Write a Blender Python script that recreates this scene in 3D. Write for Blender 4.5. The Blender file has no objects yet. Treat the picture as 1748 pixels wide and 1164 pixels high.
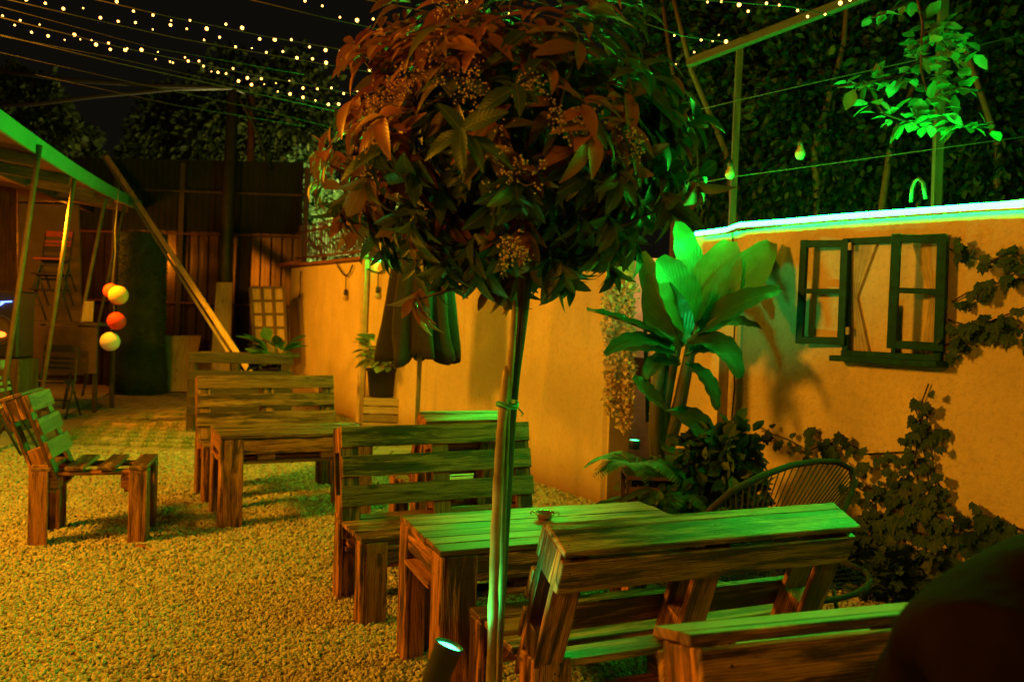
import bpy, math, random
import numpy as np
from mathutils import Vector, Matrix, Euler

random.seed(7); RNG = np.random.default_rng(11)
SC = bpy.context.scene
COL = SC.collection
R_ = math.radians

# ------------------------------------------------------------------ camera
F, CX, CY, HC = 1405.0, 874.0, 582.0, 1.45
PIT, ROLL = math.atan(30 / F), R_(2.0)
cam_d = bpy.data.cameras.new('camera'); cam = bpy.data.objects.new('camera', cam_d)
COL.objects.link(cam); SC.camera = cam
cam_d.sensor_width = 36.0; cam_d.lens = 36.0 * F / 1748.0
cam_d.clip_start = 0.05; cam_d.clip_end = 400.0
cam_d.dof.use_dof = True; cam_d.dof.focus_distance = 3.3; cam_d.dof.aperture_fstop = 3.2
ROT = Matrix.Rotation(math.pi / 2 - PIT, 3, 'X') @ Matrix.Rotation(ROLL, 3, 'Z')
cam.matrix_world = Matrix.Translation((0, 0, HC)) @ ROT.to_4x4()
EYE = Vector((0, 0, HC))

# ------------------------------------------------------------------ world, exposure
world = bpy.data.worlds.new('World'); SC.world = world; world.use_nodes = True
wn = world.node_tree; bg = wn.nodes['Background']
bg.inputs[0].default_value = (0.0045, 0.0037, 0.0024, 1); bg.inputs[1].default_value = 1.0
SC.view_settings.view_transform = 'Standard'; SC.view_settings.look = 'None'
SC.view_settings.exposure = 0.0; SC.view_settings.gamma = 1.0
SC.cycles.use_denoising = True
SC.cycles.max_bounces = 6; SC.cycles.sample_clamp_indirect = 3.0
SC.cycles.caustics_reflective = False; SC.cycles.caustics_refractive = False

# ------------------------------------------------------------------ lamps of the place and added fill lights
ORANGE = (1.0, 0.37, 0.011); GREEN = (0.015, 1.0, 0.17)
def lamp(name, kind, loc, energy, color, size=0.1, aim=None, **kw):
    d = bpy.data.lights.new(name, kind); o = bpy.data.objects.new(name, d); COL.objects.link(o)
    o.location = loc; d.energy = energy; d.color = color
    if kind == 'POINT': d.shadow_soft_size = size
    if kind == 'AREA': d.size = size
    if kind == 'SPOT':
        d.shadow_soft_size = size
        d.spot_size = kw.get('cone', R_(60)); d.spot_blend = 0.6
    if aim is not None:
        o.rotation_euler = (Vector(aim) - Vector(loc)).to_track_quat('-Z', 'Y').to_euler()
    return o
# warm lamps under the lean-to and over the left of the yard
lamp('yard_lamp', 'POINT', (-4.7, 3.2, 3.1), 1320, ORANGE, 0.42)
lamp('yard_lamp', 'POINT', (-2.2, -1.8, 3.2), 330, ORANGE, 0.35)
lamp('lean_to_lamp', 'POINT', (-7.0, 10.2, 2.45), 75, (1.0, 0.26, 0.008), 0.12)
lamp('wall_fill_spot', 'SPOT', (-5.5, 9.7, 2.62), 640, (1.0, 0.36, 0.006), 0.12, (-1.6, 10.8, 0.9), cone=R_(125))  # added spot, brightens the far wall without flooding the shelter
lamp('lean_to_lamp', 'POINT', (-7.6, 13.9, 2.6), 62, (1.0, 0.28, 0.01), 0.10)
lamp('far_tree_fill', 'POINT', (-5.5, 18.6, 2.9), 1300, (1.0, 0.85, 0.25), 0.2)  # added light hidden behind the fence to brighten the far trees
lamp('gateway_fill', 'POINT', (1.15, 7.2, 1.9), 7, (1.0, 0.5, 0.15), 0.05)  # added fill that lights the gateway recess

# ------------------------------------------------------------------ helpers
def ray(x, y):
    return ROT @ Vector(((x - CX) / F, (CY - y) / F, -1.0))
def W(x, y, Y):
    d = ray(x, y); return EYE + d * (Y / d.y)
def G(x, y, z=0.0):
    d = ray(x, y); return EYE + d * ((z - HC) / d.z)
class Plane:
    """vertical plane through A and B; n points to the yard"""
    def __init__(s, A, B):
        s.A = Vector((A[0], A[1], 0)); s.d = (Vector((B[0], B[1], 0)) - s.A).normalized()
        s.n = Vector((s.d.y, -s.d.x, 0))
        if s.n.dot(EYE - s.A) < 0: s.n = -s.n
    def at(s, x, y, off=0.0):
        r = ray(x, y); P = s.A + s.n * off
        t = (P - EYE).dot(s.n) / r.dot(s.n); return EYE + r * t

class MB:
    def __init__(s): s.v = []; s.f = []; s.uv = []; s.t = []; s.sm = []
    def add(s, vs, fs, uvs=None, tint=0.5, smooth=False):
        b = len(s.v); s.v += [tuple(v) for v in vs]; s.t += [tint] * len(vs)
        ou, ov = random.uniform(0, 40), random.uniform(0, 40)
        for f in fs:
            s.f.append([b + i for i in f]); s.sm.append(smooth)
            for i in f:
                u = uvs[i] if uvs else (vs[i][0], vs[i][1]); s.uv.append((u[0] + ou, u[1] + ov))
        return s
    def bar(s, p, q, w, t, up=(0, 0, 1), tint=None, jit=0.0):
        p, q = Vector(p), Vector(q); l = (q - p); L = l.length; l.normalize()
        n = Vector(up) - l * Vector(up).dot(l)
        if n.length < 1e-4: n = Vector((1, 0, 0)) - l * l.x
        n.normalize(); sd = l.cross(n)
        vs = []; uv = []
        for a in (0, 1):
            for b in (-1, 1):
                for c in (-1, 1):
                    j = Vector((random.uniform(-jit, jit), random.uniform(-jit, jit), random.uniform(-jit, jit)))
                    vs.append(p + l * (L * a) + sd * (w / 2 * b) + n * (t / 2 * c) + j)
                    uv.append((L * a, w / 2 * b + t * c * .5 + (w if b > 0 and c > 0 else 0) * 0))
        fs = [(0, 1, 3, 2), (4, 6, 7, 5), (0, 4, 5, 1), (2, 3, 7, 6), (1, 5, 7, 3), (0, 2, 6, 4)]
        return s.add(vs, fs, uv, random.random() if tint is None else tint)
    def tube(s, pts, r, n=8, tint=.5, cap=True, smooth=True):
        pts = [Vector(p) for p in pts]; rs = r if isinstance(r, (list, tuple)) else [r] * len(pts)
        vs = []; uv = []; L = 0; prev = None
        for i, p in enumerate(pts):
            a = pts[max(i - 1, 0)]; b = pts[min(i + 1, len(pts) - 1)]; d = (b - a).normalized()
            if prev is None:
                x = d.orthogonal().normalized()
            else:
                x = (prev - d * prev.dot(d))
                x = x.normalized() if x.length > 1e-5 else d.orthogonal().normalized()
            prev = x; y = d.cross(x)
            if i: L += (p - pts[i - 1]).length
            for k in range(n):
                an = 2 * math.pi * k / n
                vs.append(p + (x * math.cos(an) + y * math.sin(an)) * rs[i]); uv.append((L, rs[i] * an))
        fs = [(i * n + k, i * n + (k + 1) % n, (i + 1) * n + (k + 1) % n, (i + 1) * n + k) for i in range(len(pts) - 1) for k in range(n)]
        if cap: fs += [tuple(reversed(range(n))), tuple((len(pts) - 1) * n + k for k in range(n))]
        return s.add(vs, fs, uv, tint, smooth)
    def lathe(s, c, prof, n=24, tint=.5, M=None, smooth=True):
        M = M or Matrix.Identity(3); c = Vector(c); vs = []; uv = []; L = 0
        for i, (r, z) in enumerate(prof):
            if i: L += math.hypot(r - prof[i - 1][0], z - prof[i - 1][1])
            for k in range(n):
                a = 2 * math.pi * k / n; vs.append(c + M @ Vector((max(r, 1e-4) * math.cos(a), max(r, 1e-4) * math.sin(a), z))); uv.append((a * .2, L))
        fs = [(i * n + k, i * n + (k + 1) % n, (i + 1) * n + (k + 1) % n, (i + 1) * n + k) for i in range(len(prof) - 1) for k in range(n)]
        return s.add(vs, fs, uv, tint, smooth)
    def quad(s, pts, tint=.5):
        a = pts; w = (Vector(a[1]) - Vector(a[0])).length; h = (Vector(a[3]) - Vector(a[0])).length
        return s.add(pts, [(0, 1, 2, 3)], [(0, 0), (w, 0), (w, h), (0, h)], tint)
    def build(s, name, mat, parent=None, bevel=0.0, loc=None):
        me = bpy.data.meshes.new(name)
        off = Vector(loc) if loc is not None else Vector((0, 0, 0))
        me.from_pydata([(v[0] - off.x, v[1] - off.y, v[2] - off.z) for v in s.v], [], s.f)
        ul = me.uv_layers.new(name='UVMap')
        ul.data.foreach_set('uv', np.array(s.uv, dtype=np.float32).ravel())
        at = me.attributes.new('tint', 'FLOAT', 'POINT'); at.data.foreach_set('value', np.array(s.t, dtype=np.float32))
        me.polygons.foreach_set('use_smooth', np.array(s.sm, dtype=bool))
        me.materials.append(mat); me.update()
        o = bpy.data.objects.new(name, me); COL.objects.link(o)
        if parent is not None: o.parent = parent
        if loc is not None: o.location = off
        if bevel:
            m = o.modifiers.new('edge', 'BEVEL'); m.width = bevel; m.segments = 1; m.limit_method = 'ANGLE'
        return o

def tag(o, label=None, cat=None, group=None, kind=None):
    if label: o['label'] = label
    if cat: o['category'] = cat
    if group: o['group'] = group
    if kind: o['kind'] = kind
    return o
def thing(name, label, cat, loc=(0, 0, 0), rz=0.0, group=None):
    o = bpy.data.objects.new(name, None); COL.objects.link(o); o.empty_display_size = .1
    o.location = loc; o.rotation_euler = (0, 0, rz)
    return tag(o, label, cat, group)

def scatter(name, tv, tf, M, off, tint, mat, parent=None, smooth=False):
    """one mesh of N transformed copies of a small shape (leaves, stones)"""
    tv = np.asarray(tv, float)
    single = tv.ndim == 2
    N = len(off)
    V = (np.einsum('nij,kj->nki', M, tv) if single else np.einsum('nij,nkj->nki', M, tv)) + off[:, None, :]
    K = V.shape[1]; V = V.reshape(-1, 3)
    tf = np.asarray(tf); nf, fl = tf.shape
    FI = (tf[None] + (np.arange(N) * K)[:, None, None]).reshape(-1)
    me = bpy.data.meshes.new(name)
    me.vertices.add(len(V)); me.vertices.foreach_set('co', V.astype(np.float32).ravel())
    me.loops.add(len(FI)); me.loops.foreach_set('vertex_index', FI.astype(np.int32))
    me.polygons.add(N * nf); me.polygons.foreach_set('loop_start', (np.arange(N * nf) * fl).astype(np.int32))
    me.polygons.foreach_set('loop_total', np.full(N * nf, fl, dtype=np.int32))
    me.polygons.foreach_set('use_smooth', np.full(N * nf, smooth, dtype=bool))
    at = me.attributes.new('tint', 'FLOAT', 'POINT'); at.data.foreach_set('value', np.repeat(tint, K).astype(np.float32))
    # along the leaf: 0 at the stalk, 1 at the tip; across: -1..1
    t0 = tv if single else tv[0]
    uvv = np.stack([t0[:, 0] * 2, t0[:, 1]], 1)
    ul = me.uv_layers.new(name='UVMap'); ul.data.foreach_set('uv', uvv[np.tile(tf.reshape(-1), N)].astype(np.float32).ravel())
    me.materials.append(mat); me.update(calc_edges=True); me.validate()
    o = bpy.data.objects.new(name, me); COL.objects.link(o)
    if parent is not None: o.parent = parent
    return o
def frames(d, up, scale):
    """rotation+scale matrices: y along d, z near up"""
    d = d / np.linalg.norm(d, axis=1, keepdims=True)
    u = up - d * np.sum(up * d, axis=1, keepdims=True)
    u = u / np.maximum(np.linalg.norm(u, axis=1, keepdims=True), 1e-6)
    x = np.cross(d, u)
    M = np.stack([x, d, u], axis=2)
    return M * np.asarray(scale).reshape(-1, 1, 1)
def unit(n):
    v = RNG.normal(size=(n, 3)); return v / np.linalg.norm(v, axis=1, keepdims=True)

# leaf shapes, length 1 along y
def leaf_shape(wid=.36, fold=.10, droop=.25, seg=5, tip=.9):
    vs = []; fs = []
    for i in range(seg + 1):
        t = i / seg; w = wid * math.sin(math.pi * min(1, t * .96 + .02)) ** .8 * (1 - .25 * t) * .62
        z = -droop * t * t
        vs += [(-w, t, z + fold * w * 2.2), (0, t, z), (w, t, z + fold * w * 2.2)]
    for i in range(seg):
        a = i * 3; fs += [(a, a + 1, a + 4, a + 3), (a + 1, a + 2, a + 5, a + 4)]
    return vs, fs
LEAF_BIG = leaf_shape(.36, .18, .28, 6)
LEAF_SMALL = leaf_shape(.62, .10, .15, 3)

# ------------------------------------------------------------------ materials
def nmat(name):
    m = bpy.data.materials.new(name); m.use_nodes = True
    nt = m.node_tree; b = nt.nodes['Principled BSDF']; return m, nt, b
def N(nt, t, **kw):
    n = nt.nodes.new(t)
    for k, v in kw.items(): setattr(n, k, v)
    return n
def ramp(nt, stops, fac):
    r = N(nt, 'ShaderNodeValToRGB'); e = r.color_ramp.elements
    while len(e) < len(stops): e.new(.5)
    for i, (p, c) in enumerate(stops): e[i].position = p; e[i].color = (*c, 1)
    nt.links.new(fac, r.inputs[0]); return r.outputs[0]
def noise(nt, vec, scale, detail=4, rough=.55, dist=0.0):
    n = N(nt, 'ShaderNodeTexNoise'); n.inputs['Scale'].default_value = scale; n.inputs['Detail'].default_value = detail
    n.inputs['Roughness'].default_value = rough; n.inputs['Distortion'].default_value = dist
    if vec is not None: nt.links.new(vec, n.inputs['Vector'])
    return n.outputs[0]
def mapping(nt, vec, sc):
    m = N(nt, 'ShaderNodeMapping'); m.inputs['Scale'].default_value = sc; nt.links.new(vec, m.inputs[0]); return m.outputs[0]
def mixc(nt, fac, a, b, mode='MIX'):
    m = N(nt, 'ShaderNodeMix', data_type='RGBA', blend_type=mode)
    for s, v in ((0, fac), (6, a), (7, b)):
        if hasattr(v, 'links'): nt.links.new(v, m.inputs[s])
        elif isinstance(v, (int, float)): m.inputs[s].default_value = v
        else: m.inputs[s].default_value = (*v, 1)
    return m.outputs[2]
def mth(nt, op, a, b=0.0):
    m = N(nt, 'ShaderNodeMath', operation=op)
    for s, v in ((0, a), (1, b)):
        if hasattr(v, 'links'): nt.links.new(v, m.inputs[s])
        else: m.inputs[s].default_value = v
    return m.outputs[0]
def bump(nt, b, h, strength=.4, dist=.01):
    n = N(nt, 'ShaderNodeBump'); n.inputs['Strength'].default_value = strength; n.inputs['Distance'].default_value = dist
    nt.links.new(h, n.inputs['Height']); nt.links.new(n.outputs[0], b.inputs['Normal'])
def attr(nt, name='tint'):
    a = N(nt, 'ShaderNodeAttribute', attribute_name=name); return a.outputs['Fac']

def wood_mat(name, dark, mid, light, scorch=.5, rough=.55, grain=1.0):
    m, nt, b = nmat(name)
    uv = N(nt, 'ShaderNodeUVMap').outputs[0]
    g1 = noise(nt, mapping(nt, uv, (2.2, 38, 1)), 1.0, 5, .6, 1.3)
    wv = N(nt, 'ShaderNodeTexWave', wave_type='BANDS', bands_direction='Y'); wv.inputs['Scale'].default_value = 7
    wv.inputs['Distortion'].default_value = 7; wv.inputs['Detail'].default_value = 3; wv.inputs['Detail Scale'].default_value = 1.2
    nt.links.new(mapping(nt, uv, (1.1, 7.0, 1)), wv.inputs['Vector'])
    fine = noise(nt, mapping(nt, uv, (9, 220, 1)), 1.0, 3, .6)
    big = noise(nt, mapping(nt, uv, (2.4, 21, 1)), 1.0, 5, .66, .35)
    gsum = mth(nt, 'ADD', mth(nt, 'MULTIPLY', g1, .68), mth(nt, 'MULTIPLY', wv.outputs[1], .20))
    gsum = mth(nt, 'ADD', gsum, mth(nt, 'MULTIPLY', fine, .18))
    base = ramp(nt, [(.38, tuple(c * .7 for c in dark)), (.49, mid), (.62, light)], gsum)
    sc = ramp(nt, [(.46, (0, 0, 0)), (.60, (1, 1, 1))], mth(nt, 'ADD', big, mth(nt, 'MULTIPLY', mth(nt, 'SUBTRACT', attr(nt), .5), .28)))
    base = mixc(nt, mth(nt, 'MULTIPLY', sc, scorch), base, tuple(c * .28 for c in dark))
    # knots
    vo = N(nt, 'ShaderNodeTexVoronoi'); vo.inputs['Scale'].default_value = 1.0; nt.links.new(mapping(nt, uv, (3.6, 9.5, 1)), vo.inputs['Vector'])
    kn = ramp(nt, [(.07, (1, 1, 1)), (.17, (0, 0, 0))], vo.outputs[0])
    base = mixc(nt, mth(nt, 'MULTIPLY', kn, .8), base, tuple(c * .4 for c in dark))
    tn = mth(nt, 'ADD', .60, mth(nt, 'MULTIPLY', attr(nt), .65))
    hsv = N(nt, 'ShaderNodeHueSaturation'); nt.links.new(base, hsv.inputs['Color']); nt.links.new(tn, hsv.inputs['Value'])
    nt.links.new(hsv.outputs[0], b.inputs['Base Color'])
    rr = mth(nt, 'ADD', rough, mth(nt, 'MULTIPLY', mth(nt, 'SUBTRACT', g1, .5), .5)); nt.links.new(rr, b.inputs['Roughness'])
    bump(nt, b, gsum, .55 * grain, .004)
    return m
def plain(name, col, rough=.6, metal=0.0, var=.25, scale=8, bmp=.15, spec=.5):
    m, nt, b = nmat(name)
    tc = N(nt, 'ShaderNodeTexCoord').outputs['Object']
    n = noise(nt, tc, scale, 5, .6)
    c = ramp(nt, [(.3, tuple(x * (1 - var) for x in col)), (.7, tuple(min(1, x * (1 + var)) for x in col))], n)
    nt.links.new(c, b.inputs['Base Color']); b.inputs['Roughness'].default_value = rough; b.inputs['Metallic'].default_value = metal
    b.inputs['Specular IOR Level'].default_value = spec
    if bmp: bump(nt, b, noise(nt, tc, scale * 6, 4), bmp, .004)
    return m
def leaf_mat(name, stops, rough=.42, trans=.22, vein=True, spec=.4, vb=.07):
    m, nt, b = nmat(name)
    c = ramp(nt, stops, attr(nt))
    uv = N(nt, 'ShaderNodeUVMap').outputs[0]
    sp = N(nt, 'ShaderNodeSeparateXYZ'); nt.links.new(uv, sp.inputs[0])
    if vein:
        ab = mth(nt, 'ABSOLUTE', sp.outputs[0])
        mid = mth(nt, 'LESS_THAN', ab, .02)
        c = mixc(nt, mth(nt, 'MULTIPLY', mid, .35), c, (.30, .32, .12))
        w = mth(nt, 'SINE', mth(nt, 'MULTIPLY', mth(nt, 'SUBTRACT', sp.outputs[1], mth(nt, 'MULTIPLY', ab, .6)), 60.0))
        bump(nt, b, w, vb, .006)
    blo = noise(nt, N(nt, 'ShaderNodeTexCoord').outputs['Object'], 14, 3)
    hs = N(nt, 'ShaderNodeHueSaturation'); nt.links.new(c, hs.inputs['Color']); nt.links.new(mth(nt, 'ADD', .6, mth(nt, 'MULTIPLY', blo, .8)), hs.inputs['Value'])
    nt.links.new(hs.outputs[0], b.inputs['Base Color']); b.inputs['Roughness'].default_value = rough
    b.inputs['Specular IOR Level'].default_value = spec
    tr = N(nt, 'ShaderNodeBsdfTranslucent'); nt.links.new(hs.outputs[0], tr.inputs[0])
    mx = N(nt, 'ShaderNodeMixShader'); mx.inputs[0].default_value = trans
    nt.links.new(b.outputs[0], mx.inputs[1]); nt.links.new(tr.outputs[0], mx.inputs[2])
    nt.links.new(mx.outputs[0], nt.nodes['Material Output'].inputs[0])
    return m
def emit(name, col, strength, sample=False):
    m, nt, b = nmat(name)
    b.inputs['Base Color'].default_value = (*[min(1, c) for c in col], 1)
    b.inputs['Emission Color'].default_value = (*col, 1); b.inputs['Emission Strength'].default_value = strength
    if not sample: m.cycles.emission_sampling = 'NONE'
    return m

def stucco(name, col, rough_scale, strength, stain=.25):
    m, nt, b = nmat(name)
    tc = N(nt, 'ShaderNodeTexCoord').outputs['Object']
    big = noise(nt, tc, 1.3, 6, .6, .4); fine = noise(nt, tc, rough_scale, 6, .7); streak = noise(nt, mapping(nt, tc, (7, 7, .7)), 1, 5, .6)
    c = ramp(nt, [(.3, tuple(x * (1 - stain) for x in col)), (.65, col)], big)
    c = mixc(nt, ramp(nt, [(.55, (0, 0, 0)), (.8, (.5, .5, .5))], streak), c, tuple(x * .55 for x in col))
    c = mixc(nt, ramp(nt, [(.35, (.5, .5, .5)), (.5, (0, 0, 0))], fine), c, tuple(x * .62 for x in col))
    sp = N(nt, 'ShaderNodeSeparateXYZ'); nt.links.new(tc, sp.inputs[0])
    low = ramp(nt, [(.0, (.9, .9, .9)), (.16, (.45, .45, .45)), (.42, (0, 0, 0))], mth(nt, 'MULTIPLY', sp.outputs[2], mth(nt, 'ADD', .6, streak)))
    c = mixc(nt, low, c, (.26, .15, .09))
    nt.links.new(c, b.inputs['Base Color']); b.inputs['Roughness'].default_value = .92
    b.inputs['Specular IOR Level'].default_value = .15
    h = mth(nt, 'ADD', fine, mth(nt, 'MULTIPLY', noise(nt, tc, rough_scale * .3, 3), .7))
    bump(nt, b, h, strength, .012)
    return m

M = {}
M['wood'] = wood_mat('scorched_wood', (.060, .020, .007), (.34, .115, .034), (.60, .26, .085), .92)
M['wood_top'] = wood_mat('weathered_wood', (.060, .027, .011), (.27, .115, .042), (.50, .26, .10), .85, .38)
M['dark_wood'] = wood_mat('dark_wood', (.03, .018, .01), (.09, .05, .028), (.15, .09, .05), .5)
M['pale_wood'] = wood_mat('pale_wood', (.30, .19, .10), (.45, .31, .18), (.56, .42, .27), .10)
M['nail'] = plain('nail_steel', (.03, .022, .018), .5, .6, .2, 40, 0)
M['stone'] = None
def mk_stone():
    m, nt, b = nmat('gravel_stone')
    c = ramp(nt, [(0, (.28, .24, .17)), (.35, (.40, .36, .26)), (.7, (.50, .46, .34)), (1, (.64, .60, .46))], attr(nt))
    nt.links.new(c, b.inputs['Base Color']); b.inputs['Roughness'].default_value = .9; b.inputs['Specular IOR Level'].default_value = .2
    return m
M['stone'] = mk_stone()
def mk_gravel():
    m, nt, b = nmat('gravel_bed')
    tc = N(nt, 'ShaderNodeTexCoord').outputs['Object']
    v = N(nt, 'ShaderNodeTexVoronoi'); v.inputs['Scale'].default_value = 38; nt.links.new(tc, v.inputs['Vector'])
    c = ramp(nt, [(0, (.46, .42, .31)), (.45, (.40, .35, .25)), (.8, (.24, .20, .13))], v.outputs[0])
    c = mixc(nt, .35, c, v.outputs[1], 'MULTIPLY')
    c = mixc(nt, ramp(nt, [(.4, (0, 0, 0)), (.7, (.6, .6, .6))], noise(nt, tc, 1.2, 5)), c, (.20, .16, .11))
    nt.links.new(c, b.inputs['Base Color']); b.inputs['Roughness'].default_value = .95
    bump(nt, b, mth(nt, 'MULTIPLY', v.outputs[0], -1.0), .9, .02)
    return m
M['gravel'] = mk_gravel()
def mk_paver():
    m, nt, b = nmat('paving_blocks')
    tc = N(nt, 'ShaderNodeTexCoord').outputs['Object']
    br = N(nt, 'ShaderNodeTexBrick'); br.inputs['Scale'].default_value = 1.0; br.inputs['Mortar Size'].default_value = .014
    br.inputs['Brick Width'].default_value = .42; br.inputs['Row Height'].default_value = .30
    br.inputs['Color1'].default_value = (.40, .33, .26, 1); br.inputs['Color2'].default_value = (.30, .24, .18, 1); br.inputs['Mortar'].default_value = (.07, .05, .03, 1)
    nt.links.new(tc, br.inputs['Vector'])
    c = mixc(nt, ramp(nt, [(.4, (0, 0, 0)), (.7, (.6, .6, .6))], noise(nt, tc, 2.2, 6)), br.outputs[0], (.20, .13, .08))
    nt.links.new(c, b.inputs['Base Color']); b.inputs['Roughness'].default_value = .8
    bump(nt, b, br.outputs[0], .5, .01)
    return m
M['paver'] = mk_paver()
M['concrete'] = plain('concrete', (.36, .30, .24), .85, 0, .3, 3, .4)
M['wall_left'] = stucco('smooth_plaster', (.78, .62, .42), 26, .16, .22)
M['wall_right'] = stucco('rough_plaster', (.76, .60, .40), 30, 1.0, .22)
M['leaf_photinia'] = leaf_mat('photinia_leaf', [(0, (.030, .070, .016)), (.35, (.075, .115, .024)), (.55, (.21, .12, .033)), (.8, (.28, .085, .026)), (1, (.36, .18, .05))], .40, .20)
M['leaf_banana'] = leaf_mat('banana_leaf', [(0, (.018, .055, .016)), (.5, (.055, .15, .05)), (1, (.13, .33, .12))], .38, .18, True, .5, .16)
M['leaf_ivy'] = leaf_mat('creeper_leaf', [(0, (.012, .040, .010)), (.6, (.028, .075, .018)), (1, (.07, .09, .02))], .6, .15, True, .2)
M['leaf_dark'] = leaf_mat('shrub_leaf', [(0, (.02, .045, .014)), (.6, (.05, .095, .025)), (1, (.10, .16, .04))], .55, .15, False, .25)
M['leaf_tree'] = leaf_mat('tree_leaf', [(0, (.008, .016, .004)), (.6, (.018, .030, .008)), (1, (.055, .070, .017))], .6, .2, False, .12)
M['leaf_branch'] = leaf_mat('branch_leaf', [(0, (.035, .09, .03)), (.6, (.08, .18, .06)), (1, (.17, .21, .06))], .5, .25, False)
M['leaf_hosta'] = leaf_mat('hosta_leaf', [(0, (.10, .16, .04)), (.5, (.20, .26, .07)), (1, (.42, .44, .20))], .5, .2)
M['bark'] = wood_mat('bark', (.03, .02, .012), (.08, .05, .03), (.13, .085, .05), .4, .85, 1.5)
M['bamboo'] = plain('bamboo', (.27, .20, .11), .45, 0, .45, 9, .1)
M['metal_dark'] = plain('dark_painted_metal', (.05, .042, .035), .5, .3, .3, 12, .1)
M['metal_grey'] = plain('galvanised_metal', (.32, .29, .25), .42, .6, .25, 6, .1)
M['rust'] = plain('rusty_metal', (.15, .06, .03), .7, .3, .4, 14, .3)
M['green_paint'] = plain('green_painted_wood', (.004, .060, .045), .6, 0, .35, 20, .25, .15)
M['cable'] = plain('cable', (.02, .018, .015), .6, 0, .1, 5, 0)
M['wire'] = plain('thin_wire', (.06, .055, .04), .5, .3, .1, 5, 0)
M['black'] = plain('black_plastic', (.02, .018, .017), .42, 0, .2, 10, .05)
M['cream'] = plain('cream_plastic', (.65, .55, .38), .4, 0, .1, 10, 0)
M['fabric_dark'] = plain('dark_canvas', (.020, .018, .016), .85, 0, .3, 20, .25)
M['tie'] = plain('green_tape', (.04, .35, .12), .4, 0, .1, 10, 0)
M['steel'] = plain('ashtray_steel', (.62, .5, .40), .25, .9, .15, 20, 0)
M['terracotta'] = plain('terracotta', (.22, .085, .045), .75, 0, .3, 6, .2)
M['bulb_cream'] = plain('frosted_bulb', (.46, .34, .18), .35, 0, .06, 6, 0)
M['sheer'] = leaf_mat('sheer_curtain', [(0, (.62, .52, .36)), (1, (.62, .52, .36))], .8, .4, False, .1)
M['petal'] = plain('pale_petal', (.72, .55, .42), .8, 0, .2, 30, 0)
M['pole_paint'] = plain('pole_paint', (.15, .10, .055), .6, 0, .3, 8, .1, .3)
M['bulb_on'] = emit('lit_bulb', (1.0, .50, .11), 5.5)
M['led'] = emit('green_neon', (.0028, 1.0, .045), 275, True)
M['led_glow'] = emit('green_spot_lens', (.04, 1.0, .25), 14)

# ------------------------------------------------------------------ setting
LW = Plane((-3.95, 14.6), (.805, 6.60))       # far stretch of the garden wall
RW = Plane((1.33, 6.43), (4.20, 1.10))        # near stretch
def lw(t): return Vector((-3.95, 14.6, 0)).lerp(Vector((.805, 6.60, 0)), t)

g = MB().quad([(-90, -60, -.004), (90, -60, -.004), (90, 140, -.004), (-90, 140, -.004)]).build('ground', M['gravel']); g['kind'] = 'structure'
# loose gravel stones lying over the bed
def stones():
    ph = (1 + 5 ** .5) / 2
    iv = np.array([(-1, ph, 0), (1, ph, 0), (-1, -ph, 0), (1, -ph, 0), (0, -1, ph), (0, 1, ph), (0, -1, -ph), (0, 1, -ph), (ph, 0, -1), (ph, 0, 1), (-ph, 0, -1), (-ph, 0, 1)]) / 1.9
    tf = [(0, 11, 5), (0, 5, 1), (0, 1, 7), (0, 7, 10), (0, 10, 11), (1, 5, 9), (5, 11, 4), (11, 10, 2), (10, 7, 6), (7, 1, 8), (3, 9, 4), (3, 4, 2), (3, 2, 6), (3, 6, 8), (3, 8, 9), (4, 9, 5), (2, 4, 11), (6, 2, 10), (8, 6, 7), (9, 8, 1)]
    P = []; S = []
    for y0, y1, dens, s in ((1.3, 4.4, 6200, .0080), (4.4, 6.4, 3400, .0100), (6.4, 8.45, 1900, .0132)):
        n = int(dens * (y1 - y0) * (y0 + y1) * .74)
        y = np.sqrt(RNG.uniform(y0 ** 2, y1 ** 2, n)); x = y * RNG.uniform(-.74, .74, n)
        keep = (x < .72 + (7.0 - y) * .54 + .5)
        P.append(np.stack([x, y], 1)[keep]); S.append((s * RNG.uniform(.55, 1.45, n))[keep])
    P = np.concatenate(P); S = np.concatenate(S); n = len(P)
    V = iv[None] * RNG.uniform(.75, 1.25, (n, 12, 1))
    d = unit(n); up = unit(n)
    Mx = frames(d, up, S)
    Mx = Mx * np.array([[1, 1, 1]])[:, None, :]
    V = V * np.stack([np.ones(n), RNG.uniform(.9, 1.5, n), RNG.uniform(.55, .85, n)], 1)[:, None, :]
    off = np.stack([P[:, 0], P[:, 1], S * RNG.uniform(-.2, .55, n)], 1)
    o = scatter('gravel', V, tf, Mx, off, np.clip(RNG.normal(.5, .22, n), 0, 1), M['stone'])
    tag(o, 'loose pale crushed gravel covering the yard floor', 'gravel', kind='stuff')
stones()
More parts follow.
